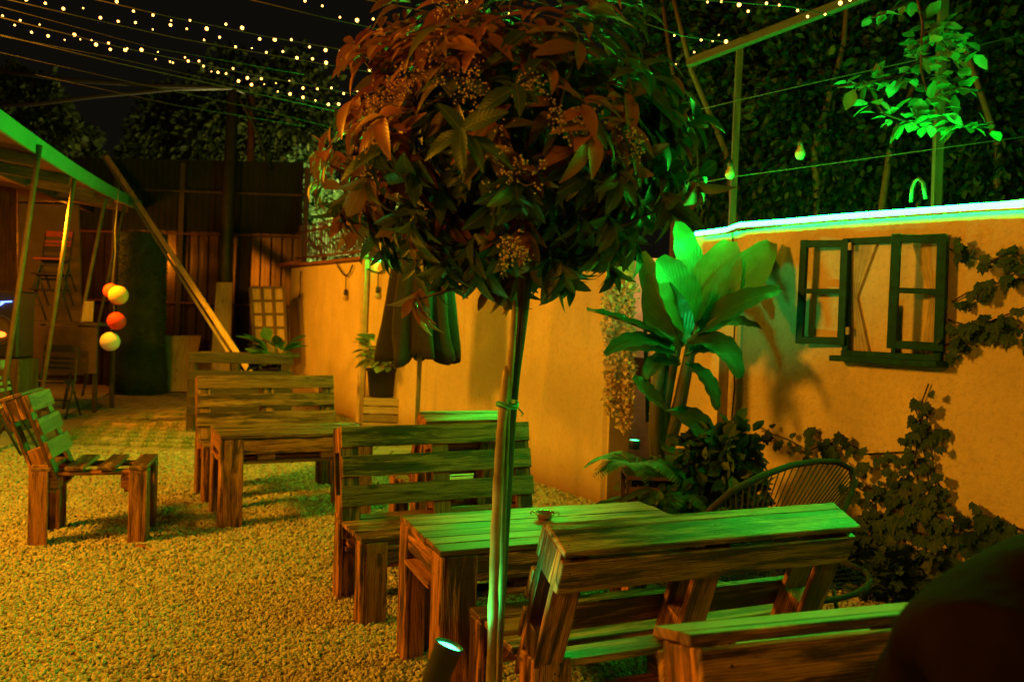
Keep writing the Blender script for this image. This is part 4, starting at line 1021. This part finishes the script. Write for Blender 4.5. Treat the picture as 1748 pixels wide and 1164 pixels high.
specs = [  # upper leaves tinted brighter as if lit, lower ones darkened as if shaded
    ((1196, 560), (1170, 430), (1158, 378), 74, (.3, -.5, .6), .6, 5.7, 5.75, 5.8),
    ((1188, 560), (1215, 500), (1247, 412), 92, (-.2, -.8, .5), .9, 5.5, 5.5, 5.6),
    ((1192, 565), (1262, 490), (1318, 414), 84, (-.3, -.8, .55), .8, 5.45, 5.45, 5.5),
    ((1176, 560), (1160, 500), (1125, 440), 92, (.2, -.8, .6), .7, 5.4, 5.3, 5.3),
    ((1166, 590), (1135, 540), (1112, 468), 76, (-.3, -.9, .35), .55, 5.4, 5.3, 5.35),
    ((1180, 580), (1230, 520), (1334, 494), 62, (.1, -.55, .85), .18, 5.4, 5.2, 5.2),
    ((1190, 570), (1300, 470), (1334, 402), 60, (-.9, -.4, -.1), .12, 5.7, 5.7, 5.7),
    ((1150, 585), (1080, 545), (1002, 528), 34, (0, -.35, .9), .35, 5.3, 5.2, 5.1),
    ((1150, 600), (1088, 560), (1034, 606), 44, (-.2, -.6, .8), .15, 5.3, 5.1, 5.0),
    ((1152, 600), (1110, 578), (1062, 596), 42, (-.1, -.7, .7), .3, 5.3, 5.2, 5.2),
    ((1172, 590), (1235, 560), (1262, 646), 58, (.4, -.8, .4), .05, 5.3, 5.05, 5.0),
    ((1170, 605), (1200, 580), (1244, 604), 34, (0, -.7, .7), .08, 5.3, 5.2, 5.2),
    ((1138, 690), (1110, 680), (1080, 644), 44, (.1, -.7, .7), .25, 5.3, 5.2, 5.1),
    ((1140, 700), (1190, 700), (1226, 782), 50, (.3, -.8, .5), .0, 5.3, 5.05, 4.95),
    ((1186, 590), (1196, 540), (1186, 470), 54, (-.7, -.6, .2), .15, 5.6, 5.6, 5.6),
    ((1188, 560), (1250, 540), (1300, 560), 50, (.1, -.4, .9), .15, 5.5, 5.5, 5.55),
    ((1160, 620), (1120, 600), (1100, 650), 36, (-.4, -.7, .5), .05, 5.35, 5.25, 5.2),
    ((1150, 560), (1118, 500), (1096, 430), 46, (-.2, -.9, .3), .25, 5.45, 5.45, 5.5),
    ((1172, 620), (1215, 640), (1222, 700), 40, (.5, -.7, .3), .0, 5.35, 5.2, 5.15)]
for b_, m_, t_, w_, n_, ti, y1_, y2_, y3_ in specs: banana_leaf(b_, m_, t_, w_, n_, ti, .22, y1_, y2_, y3_)
MB().lathe((0, 0, 0), [(.0, 0), (.15, 0), (.165, .02), (.20, .42), (.215, .42), (.215, .47), (.19, .47), (.18, .43), (0, .43)], 26).build('pot', M['terracotta'], bp)

# ferns, shrub and wooden stand around the banana pot
def fern(name, label, c, n, ln, mat, tint, group='ferns around the banana pot', spread=1.0):
    t = thing(name, label, 'fern', c, 0, group)
    D = []; O = []; S = []; st = MB()
    for k in range(n):
        an = 2 * math.pi * k / n + random.uniform(-.3, .3); l = ln * random.uniform(.7, 1.1); out = Vector((math.cos(an), math.sin(an), 0)) * spread; pts = []
        for i in range(13):
            u = i / 12; p = out * (l * .9 * u) + Vector((0, 0, l * (.95 * u - .95 * u * u * 1.05))); pts.append(p)
        st.tube(pts, [.004 * (1 - i / 14) for i in range(13)], 5)
        for i in range(1, 12):
            for q in (0, .5):
                p = pts[i].lerp(pts[i + 1], q) if i < 12 else pts[i]; dd = (pts[min(i + 1, 12)] - pts[i - 1]).normalized(); s = dd.cross(Vector((0, 0, 1))).normalized()
                for sg in (-1, 1): D.append(tuple(s * sg + dd * .5 + Vector((0, 0, -.15)))); O.append(tuple(p)); S.append(l * .23 * math.sin(math.pi * min(.98, (i + q) / 13 + .06)) + .01)
    st.build('stems', mat, t); tv, tf = leaf_shape(.26, .05, .1, 2); N_ = len(D)
    scatter('fronds', tv, tf, frames(np.array(D), np.array([[0, 0, 1.]] * N_) + unit(N_) * .15, S), np.array(O), np.clip(RNG.normal(tint, .15, N_), 0, 1), mat, t)
    return t
p = W(1090, 800, 4.95); f1 = fern('fern', 'bright green lit fern at the left of the banana pot', (p.x - .02, 4.95, .58), 11, .40, M['leaf_banana'], .45)
p = W(1075, 860, 4.9); fern('fern', 'dark drooping fern below the bright one', (p.x, 4.85, .36), 9, .34, M['leaf_dark'], .6)
p = W(1150, 850, 4.85); fern('fern', 'dark broad fern in front of the banana stem', (p.x, 4.85, .42), 12, .36, M['leaf_dark'], .5)
stn = thing('plant_stand', 'narrow dark wooden stand with slats under the ferns', 'stand'); m = MB()
a = W(1072, 850, 5.0)
for dx, dy in ((-.02, 0), (.26, 0), (-.02, .26), (.26, .26)): m.bar((a.x + dx, 4.85 + dy, 0), (a.x + dx, 4.85 + dy, .56), .028, .028, (0, 1, 0))
m.build('frame', M['dark_wood'], stn)
m = MB()
for z in (.18, .32, .46): m.bar((a.x - .02, 4.84, z), (a.x + .26, 4.84, z), .02, .10)
m.bar((a.x - .03, 4.98, .565), (a.x + .27, 4.98, .565), .3, .02); m.build('slats', M['terracotta'], stn)
p = W(1078, 730, 5.05)
m = MB(); m.lathe((0, 0, 0), [(0, -.03), (.03, -.03), (.035, .02), (.032, .024)], 16); sl_ = thing('plant_spotlight', 'small green spotlight glowing among the fern fronds', 'spotlight', (p.x - .02, 4.78, p.z - .06))
m.build('housing', M['black'], sl_); MB().lathe((0, 0, 0), [(0, .022), (.030, .020)], 16).build('lens', M['led_glow'], sl_)
lamp('plant_spotlight_beam', 'SPOT', (p.x - .02, 4.78, p.z - .03), 45, GREEN, .03, (p.x - .0, 5.0, p.z + .8), cone=R_(140))
def leaf_mass(name, label, cat, blobs, n, ls, mat, tint=(.5, .25), group=None, shape=None, stems=True, flat=None, trunk=None, tmat=None, down=.3, kind=None):
    """shrub or tree crown: leaves spread through several uneven blobs (centre, radii)"""
    c0 = Vector(blobs[0][0]); t = thing(name, label, cat, (c0.x, c0.y, 0), 0, group)
    wts = np.array([b[1][0] * b[1][1] * b[1][2] for b in blobs]) ** .75; wts /= wts.sum()
    idx = RNG.choice(len(blobs), n, p=wts); u = unit(n); r = RNG.random(n) ** .42
    # uneven clumps
    clump = unit(160) * (RNG.random((160, 1)) ** .4); ci = RNG.integers(0, 160, n)
    q = clump[ci] * .86 + u * (r * .26)[:, None]
    C = np.array([b[0] for b in blobs])[idx]; Rr = np.array([b[1] for b in blobs])[idx]
    off = C + q * Rr - np.array([c0.x, c0.y, 0]); off[:, 2] = np.maximum(off[:, 2], .03)
    d = q + unit(n) * .7 + np.array([0, 0, -down]); tv, tf = shape or LEAF_SMALL
    tn = np.clip(RNG.normal(*tint, n) + (RNG.random(160)[ci] - .5) * .4, 0, 1)
    scatter('crown' if trunk else 'leaves', tv, tf, frames(d, unit(n) * .8 + np.array([0, -.2, .6]), RNG.uniform(.6, 1.25, n) * ls), off, tn, mat, t)
    if trunk:
        for k, path in enumerate(trunk):
            P = [Vector(p) - Vector((c0.x, c0.y, 0)) for p in path[0]]; rr = path[1]
            MB().tube(P, [rr * (1 - .6 * i / (len(P) - 1)) for i in range(len(P))], 8).build('trunk' if k == 0 else 'branch', tmat or M['bark'], t)
    elif stems:
        s = MB()
        for k in range(24):
            e = Vector(off[RNG.integers(0, n)]); s.tube([(0, 0, 0), (e.x * .4, e.y * .4, e.z * .5), tuple(e)], [.008, .006, .003], 5)
        s.build('stems', M['bark'], t)
    return t
c = W(1215, 800, 5.0)
leaf_mass('shrub', 'dark dense shrub filling the corner right of the banana pot', 'shrub', [((c.x, 5.0, .50), (.30, .25, .42)), ((c.x - .28, 5.05, .38), (.22, .2, .34)), ((c.x + .15, 4.95, .35), (.22, .2, .3)), ((c.x + .1, 5.0, .72), (.18, .15, .2))], 2600, .085, M['leaf_dark'])
c = W(1130, 860, 4.7)
leaf_mass('shrub', 'low dark leafy shrub in front of the banana pot', 'shrub', [((c.x, 4.75, .28), (.25, .18, .26)), ((c.x + .3, 4.7, .22), (.28, .18, .22))], 1500, .075, M['leaf_dark'])

# pale flower garlands hanging in the gateway
for k, (xs_, ys_, w_) in enumerate((((1044, 1040, 1046, 1043), (482, 560, 640, 700), .045), ((1070, 1068, 1072, 1066), (470, 560, 650, 730), .05), ((1122, 1128, 1124, 1126), (600, 640, 680, 715), .045))):
    P = [W(x, y, 6.45 - .02 * k) for x, y in zip(xs_, ys_)]
    t = thing('flower_garland', ['left pale flower garland of the two long ones in the gateway', 'right pale flower garland of the two long ones in the gateway', 'short pale flower garland beside the banana stem'][k], 'garland', group='flower garlands in the gateway')
    MB().tube(P, .005, 5).build('cord', M['cable'], t); n = 1500; tt = RNG.random(n) * (len(P) - 1); i0 = np.minimum(tt.astype(int), len(P) - 2); fr = (tt - i0)[:, None]; PP = np.array([tuple(p) for p in P])
    off = PP[i0] * (1 - fr) + PP[i0 + 1] * fr + RNG.normal(size=(n, 3)) * w_ * .55
    scatter('petals', *leaf_shape(.9, .3, .4, 2), frames(unit(n), unit(n), RNG.uniform(.025, .045, n)), off, RNG.random(n), M['petal'], t)

# ------------------------------------------------------------------ creeper on the wall
IV = [(0, 0, 0), (-.16, .06, .02), (-.46, -.02, -.03), (-.46, .20, 0), (-.60, .40, -.06), (-.42, .52, .02), (-.34, .78, -.05), (-.18, .72, .03), (0, 1.05, -.08), (.18, .72, .03), (.34, .78, -.05), (.42, .52, .02), (.60, .40, -.06), (.46, .20, 0), (.46, -.02, -.03), (.16, .06, .02), (0, .36, .05)]
IVF = [(16, i, i + 1) for i in range(0, 15)] + [(16, 15, 0)]
def creeper(name, label, paths, dens, ls=.085, spread=16, group=None, base=None):
    t = thing(name, label, 'creeper', (0, 0, 0), 0, group); s = MB(); D = []; O = []; U = []; S = []
    for path in paths:
        P = [RW.at(x, y, .02) for x, y in path]; s.tube(P, .0045, 5)
        for i in range(len(path) - 1):
            (xa, ya), (xb, yb) = path[i], path[i + 1]; n = max(1, int(math.hypot(xb - xa, yb - ya) * dens))
            for k in range(n):
                u = random.random(); x = xa + (xb - xa) * u + random.gauss(0, spread); y = ya + (yb - ya) * u + random.gauss(0, spread * .8)
                off = random.uniform(.03, .09); O.append(tuple(RW.at(x, y, off)))
                side = random.choice((-1, 1)) * random.uniform(0, .8)
                D.append(tuple(RW.d * side + Vector((0, 0, -1)) + RW.n * random.uniform(.1, .7))); U.append(tuple(RW.n + Vector((0, 0, .5)) + Vector(RNG.normal(size=3)) * .25)); S.append(ls * random.uniform(.6, 1.25))
    s.build('stems', M['bark'], t); n = len(O)
    scatter('leaves', IV, IVF, frames(np.array(D), np.array(U), S), np.array(O), np.clip(RNG.normal(.45, .2, n), 0, 1), M['leaf_ivy'], t)
creeper('wall_creeper', 'creeper with lobed leaves beside the right shutter at the photo edge', [[(1620, 425), (1660, 440), (1700, 448), (1760, 470)], [(1640, 418), (1655, 435)], [(1760, 440), (1720, 430), (1690, 450)], [(1625, 515), (1650, 500), (1690, 490), (1720, 475), (1760, 480)], [(1618, 545), (1660, 560), (1700, 545), (1760, 520)], [(1625, 580), (1660, 575), (1700, 560), (1750, 565), (1760, 600)], [(1610, 590), (1640, 580), (1680, 540)]], .13, .062, 9)
creeper('wall_creeper', 'upright creeper climbing the wall below the window sill', [[(1590, 880), (1585, 820), (1575, 760), (1568, 700), (1585, 655)], [(1575, 850), (1560, 790), (1572, 720), (1558, 690)], [(1600, 850), (1590, 770), (1580, 700)]], .10, .066, 13)
creeper('wall_creeper', 'creeper spreading across the wall behind the round wicker chair', [[(1300, 735), (1345, 750), (1380, 770), (1430, 745), (1480, 775), (1560, 770)], [(1380, 730), (1400, 750), (1450, 770)], [(1560, 770), (1540, 820), (1500, 850), (1460, 830)], [(1450, 790), (1480, 830), (1540, 860), (1600, 850), (1640, 880)], [(1500, 780), (1530, 830), (1580, 870), (1630, 900)], [(1290, 725), (1320, 742)]], .11, .068, 14)
creeper('wall_creeper', 'thick creeper along the foot of the rough wall', [[(1420, 900), (1480, 900), (1540, 905), (1600, 915), (1680, 915), (1780, 935)], [(1480, 930), (1540, 945), (1600, 960), (1700, 990)], [(1640, 900), (1720, 895), (1790, 920)], [(1450, 950), (1540, 985), (1640, 1020)], [(1460, 880), (1520, 880), (1600, 890)]], .17, .08, 20)
c = G(1530, 1010)
leaf_mass('ground_creeper', 'mound of creeper leaves on the gravel at the wall foot', 'creeper', [((c.x, 4.55, .10), (.35, .25, .16)), ((c.x + .4, 4.2, .12), (.4, .28, .18)), ((c.x + .75, 3.7, .12), (.35, .35, .2)), ((c.x - .35, 4.85, .12), (.3, .25, .2))], 1700, .075, M['leaf_ivy'], shape=(IV, IVF), down=0)

# ------------------------------------------------------------------ round string chair
CY_ = 3.95
rc = thing('wicker_chair', 'round string chair with arched back between the bench and the wall', 'chair')
m = MB(); rim = [W(x, y, Y) for x, y, Y in ((1190, 900, 3.75), (1215, 868, 3.72), (1250, 838, 3.72), (1300, 812, 3.8), (1350, 794, 3.95), (1395, 787, 4.1), (1430, 788, 4.2), (1452, 800, 4.22), (1458, 825, 4.18), (1445, 860, 4.05), (1425, 900, 3.9))]
seat_c = Vector((W(1320, 1000, 3.75).x, 3.80, .38))
rimL = [seat_c + Vector((-.36, -.02, .02))] + rim + [seat_c + Vector((.40, .10, .02))]
m.tube(rimL, .0155, 10); m.build('rim', M['fabric_dark'], rc)
wv = MB()
for k in range(40):
    t = (k + .5) / 40 * (len(rim) - 1); i = min(int(t), len(rim) - 2); p = rim[i].lerp(rim[i + 1], t - i); an = math.pi * (1.0 - (k + .5) / 40)
    q = seat_c + Vector((.13 * math.cos(an), .05, -.03 + .02 * math.sin(an))); mid = p.lerp(q, .5) + Vector((0, .06, -.02))
    wv.tube([p, mid, q], .0035, 5)
wv.build('string_back', M['fabric_dark'], rc)
m = MB(); rs_ = [seat_c + Vector((.42 * math.cos(a), .34 * math.sin(a) - .04, -.03 + .02 * math.cos(2 * a))) for a in [i * math.pi / 14 for i in range(29)]]; m.tube(rs_, .013, 8)
for k in range(28): m.tube([rs_[k], seat_c + Vector((0, 0, -.10))], .003, 4)
m.build('seat', M['fabric_dark'], rc)
for dx, dy in ((-.27, -.25), (.27, -.25), (-.2, .22), (.2, .22)): MB().tube([seat_c + Vector((dx * .8, dy * .8, -.05)), (seat_c.x + dx, seat_c.y + dy, 0)], .010, 8).build('leg', M['metal_dark'], rc)

# ------------------------------------------------------------------ trees
def px_blob(x, y, Y, rx, rz, ry=None):
    p = W(x, y, Y); return ((p.x, p.y, p.z), (rx / F * Y, ry or rx / F * Y * .6, rz / F * Y))
# dark hedge of trees right behind the near wall
GR = 'trees behind the garden wall'
specs = [('dark leafy tree behind the wall just right of the crown', 1265, 250, 7.9, 110, 170, [[(1262, 420), (1240, 260), (1180, 120), (1150, 0)], [(1300, 420), (1330, 330), (1310, 200)]]),
         ('dark tree with reddish stems above the start of the light strip', 1400, 210, 7.4, 130, 190, [[(1400, 400), (1390, 260), (1440, 80), (1450, -40)], [(1395, 380), (1420, 200), (1440, 60)]]),
         ('dark tree behind the green lit branch', 1560, 200, 7.0, 130, 200, [[(1500, 400), (1520, 250), (1600, 40)], [(1560, 380), (1600, 220), (1660, 60)]]),
         ('dark tree at the right photo edge above the wall', 1720, 190, 6.6, 130, 210, [[(1700, 400), (1705, 250), (1640, 60)], [(1740, 380), (1760, 200)]]),
         ('dark tree whose top reaches over the photinia crown from behind', 1150, 120, 8.6, 110, 200, [[(1150, 400), (1160, 200), (1130, 0)], [(1160, 300), (1200, 100)]])]
for lab, x, y, Y, rx, rz, tr in specs:
    paths = []
    for k, path in enumerate(tr):
        P = [W(px, py, Y - .15 - .05 * i) for i, (px, py) in enumerate(path)]
        if k == 0: P = [Vector((P[0].x, P[0].y, 0))] + P
        paths.append((P, .045 if k == 0 else .022))
    leaf_mass('leafy_tree', lab, 'tree', [px_blob(x, y, Y, rx, rz), px_blob(x - rx * .4, y + rz * .5, Y + .2, rx * .7, rz * .55), px_blob(x + rx * .4, y - rz * .5, Y + .3, rx * .8, rz * .6), px_blob(x + rx * .3, y + rz * .45, Y - .1, rx * .7, rz * .55), px_blob(x, y - rz * .9, Y + .2, rx, rz * .5)], 10000, .078, M['leaf_tree'], (.4, .3), GR, trunk=paths, tmat=plain('red_bark', (.09, .035, .02), .85, 0, .3, 20, .4), down=.5)
# branch hanging over the wall, lit green from below
hb = thing('hanging_branch', 'leafy branch lit vivid green hanging over the wall top', 'branch')
HY = 4.55
paths = [[(1560, -30), (1575, 40), (1572, 120), (1585, 165), (1605, 195)], [(1572, 100), (1540, 130), (1480, 140), (1430, 150)], [(1605, 195), (1640, 215), (1690, 218)], [(1585, 165), (1640, 150), (1670, 155)], [(1572, 60), (1620, 40), (1655, 90)], [(1560, 0), (1520, 20), (1490, 30)], [(1605, 200), (1560, 212), (1510, 195), (1490, 170)], [(1572, 80), (1600, 60), (1640, 120)]]
s = MB(); D = []; O = []; S = []
for k, path in enumerate(paths):
    P = [W(x, y, HY + .04 * ((k * 5) % 7 - 3) * (i / len(path))) for i, (x, y) in enumerate(path)]; s.tube(P, [.008 * (1 - .5 * i / len(P)) for i in range(len(P))], 6)
    for i in range(len(P) - 1):
        L = (P[i + 1] - P[i]).length
        if k == 0 and i < 1: continue
        for q in range(int(L * 80)):
            p = P[i].lerp(P[i + 1], random.random()); v = Vector(RNG.normal(size=3)); v.z = v.z * .5 - .15; O.append(tuple(p + v * .025)); D.append(tuple(v)); S.append(random.uniform(.06, .115))
s.build('twigs', M['bark'], hb); n = len(O)
scatter('leaves', *LEAF_SMALL, frames(np.array(D), np.array([[0, 0, 1.]] * n) + unit(n) * .4, S), np.array(O), np.clip(RNG.normal(.5, .22, n), 0, 1), M['leaf_branch'], hb, True)
# trees far behind the back fence
GL = 'trees beyond the back fence'
far = [('dim tree at the far left above the shelter roof', 35, 185, 19, 85, 70), ('low dim tree behind the shelter roof', 110, 250, 20, 60, 50), ('wide dim tree behind the dark fence left of the pole', 300, 230, 24, 80, 90),
       ('tall dim tree behind the utility pole', 400, 190, 23, 90, 110), ('dim tree between the pole and the photinia crown', 500, 190, 22, 80, 110)]
for lab, x, y, Y, rx, rz in far:
    P = [W(x, 420, Y), W(x + 6, y + rz * .3, Y), W(x - 5, y - rz * .4, Y)]; P[0].z = 0
    br1 = [W(x, y + rz * .6, Y), W(x + rx * .5, y - rz * .1, Y)]; br2 = [W(x, y + rz * .8, Y), W(x - rx * .5, y, Y)]
    leaf_mass('background_tree', lab, 'tree', [px_blob(x, y, Y, rx, rz), px_blob(x - rx * .5, y + rz * .5, Y, rx * .7, rz * .6), px_blob(x + rx * .5, y + rz * .55, Y, rx * .7, rz * .6)], 9000, .19, M['leaf_tree'], (.6, .3), GL, trunk=[(P, .18), (br1, .08), (br2, .08)])
leaf_mass('lit_hedge', 'bright lamp lit hedge behind the railing left of the crown', 'hedge', [px_blob(545, 380, 17.5, 55, 75), px_blob(600, 400, 17.8, 55, 60), px_blob(530, 310, 18.2, 40, 60), px_blob(640, 360, 18, 45, 60)], 7000, .17, M['leaf_branch'], (.4, .2), None)
# street lamp beyond the wall
sl = thing('street_lamp', 'distant white street lamp shining through behind the railing', 'street lamp'); p = W(636, 391, 15.9)
MB().lathe(p, [(0, -.07), (.05, -.05), (.07, 0), (.05, .05), (0, .07)], 16).build('lamp_head', emit('white_lamp', (1, .93, .75), 25), sl); MB().tube([(p.x, p.y + .1, 0), (p.x, p.y + .1, p.z + .1)], .04, 8).build('pole', M['metal_dark'], sl)
lamp('street_lamp_light', 'SPOT', (p.x - .1, p.y - .1, p.z + .5), 900, (1.0, .80, .25), .15, (-3.9, 18.2, 4.0), cone=R_(120))

# ------------------------------------------------------------------ person seated at the lower right, back to the camera
def person():
    t = thing('person', 'seated person in a dark brown shirt leaning forward, cropped at the lower right', 'person', (.625, 1.19, 0), R_(-135))
    V = {'pelvis': (0, 0, .50), 'waist': (0, .03, .68), 'chest': (0, .10, .90), 'upper': (0, .17, 1.04), 'neck': (0, .24, 1.13), 'jaw': (0, .29, 1.20), 'head': (0, .31, 1.30), 'crown': (0, .31, 1.38),
         'sl': (-.19, .15, 1.03), 'el': (-.27, .22, .78), 'wl': (-.16, .44, .70), 'hl': (-.12, .52, .69), 'sr': (.19, .15, 1.03), 'er': (.27, .22, .78), 'wr': (.16, .44, .70), 'hr': (.12, .52, .69),
         'pl': (-.10, .04, .50), 'kl': (-.15, .46, .52), 'al': (-.14, .50, .09), 'fl': (-.15, .66, .04), 'pr': (.10, .04, .50), 'kr': (.15, .46, .52), 'ar': (.14, .50, .09), 'fr': (.15, .66, .04)}
    rad = {'pelvis': .13, 'waist': .13, 'chest': .155, 'upper': .13, 'neck': .058, 'jaw': .065, 'head': .085, 'crown': .06, 'sl': .07, 'el': .047, 'wl': .03, 'hl': .032, 'sr': .07, 'er': .047, 'wr': .03, 'hr': .032, 'pl': .09, 'kl': .06, 'al': .042, 'fl': .035, 'pr': .09, 'kr': .06, 'ar': .042, 'fr': .035}
    V = {k: (x, y, z * 1.05) for k, (x, y, z) in V.items()}
    E_ = [('pelvis', 'waist'), ('waist', 'chest'), ('chest', 'upper'), ('upper', 'neck'), ('neck', 'jaw'), ('jaw', 'head'), ('head', 'crown'), ('upper', 'sl'), ('sl', 'el'), ('el', 'wl'), ('wl', 'hl'), ('upper', 'sr'), ('sr', 'er'), ('er', 'wr'), ('wr', 'hr'), ('pelvis', 'pl'), ('pl', 'kl'), ('kl', 'al'), ('al', 'fl'), ('pelvis', 'pr'), ('pr', 'kr'), ('kr', 'ar'), ('ar', 'fr')]
    def skin(name, keys, grow, mat, scale=1.0):
        ks = [k for k in V if k in keys]; me = bpy.data.meshes.new(name); me.from_pydata([V[k] for k in ks], [(ks.index(a), ks.index(b)) for a, b in E_ if a in ks and b in ks], [])
        o = bpy.data.objects.new(name, me); COL.objects.link(o); o.parent = t; m = o.modifiers.new('skin', 'SKIN'); m.use_smooth_shade = True
        for i, k in enumerate(ks): r = rad[k] + grow; me.skin_vertices[0].data[i].radius = (r, r)
        me.skin_vertices[0].data[0].use_root = True
        s = o.modifiers.new('sub', 'SUBSURF'); s.levels = 2; s.render_levels = 2 if grow < .02 else 4; me.materials.append(mat)
        if grow > .02:
            tx = bpy.data.textures.new('cloth_folds', 'CLOUDS'); tx.noise_scale = .11; dm = o.modifiers.new('folds', 'DISPLACE'); dm.texture = tx; dm.strength = .022; dm.mid_level = .5; dm.texture_coords = 'LOCAL'
        return o
    skinm = plain('skin', (.42, .25, .17), .55, 0, .08, 10, .05)
    # fingers: unequal short chains rooted in each palm
    for side, h in (('l', 'hl'), ('r', 'hr')):
        hx, hy, hz = V[h]
        for j, (dx, ln) in enumerate(((-.028, .060), (-.010, .070), (.010, .066), (.028, .052))):
            a, b, c = 'f%s%da' % (side, j), 'f%s%db' % (side, j), 'f%s%dc' % (side, j)
            V[a] = (hx + dx, hy + .030, hz); V[b] = (hx + dx * 1.1, hy + .030 + ln * .6, hz - .006); V[c] = (hx + dx * 1.1, hy + .030 + ln * .95, hz - .030)
            rad[a] = .010; rad[b] = .009; rad[c] = .0075; E_.extend([(h, a), (a, b), (b, c)])
        s_ = 1 if side == 'l' else -1; a, b = 'th%sa' % side, 'th%sb' % side
        V[a] = (hx + s_ * .040, hy + .005, hz - .01); V[b] = (hx + s_ * .052, hy + .045, hz - .02); rad[a] = .012; rad[b] = .009; E_.extend([(h, a), (a, b)])
    skin('body', set(V), 0, skinm)
    skin('shirt', {'pelvis', 'waist', 'chest', 'upper', 'neck', 'sl', 'el', 'sr', 'er'}, .030, plain('brown_cotton', (.009, .005, .0022), 1.0, 0, .5, 5, .5, .02))
    skin('trousers', {'pelvis', 'pl', 'kl', 'al', 'pr', 'kr', 'ar'}, .010, plain('dark_denim', (.03, .03, .035), .9, 0, .2, 30, .3))
    hr = MB(); C = Vector((0, .30, 1.315)); vs = []
    hr.lathe(C, [(0, .115), (.045, .108), (.078, .085), (.098, .045), (.104, 0), (.098, -.045), (.08, -.075)], 20); o = hr.build('hair', plain('dark_hair', (.02, .013, .008), .6, 0, .3, 60, .5), t)
    for sx in (-1, 1): MB().lathe((sx * .088, .30, 1.275), [(0, .03), (.014, .02), (.016, 0), (.012, -.02), (0, -.028)], 8).build('ear', skinm, t)
    for sx in (-1, 1): MB().lathe((sx * .032, .388, 1.285), [(0, .011), (.011, 0), (0, -.011)], 10).build('eye', M['cream'], t)
    MB().tube([(0, .385, 1.285), (0, .408, 1.252), (0, .388, 1.245)], [.008, .014, .008], 8).build('nose', skinm, t)
    MB().tube([(-.022, .384, 1.222), (0, .392, 1.222), (.022, .384, 1.222)], .006, 6).build('mouth', plain('lips', (.3, .1, .08), .5), t)
person()
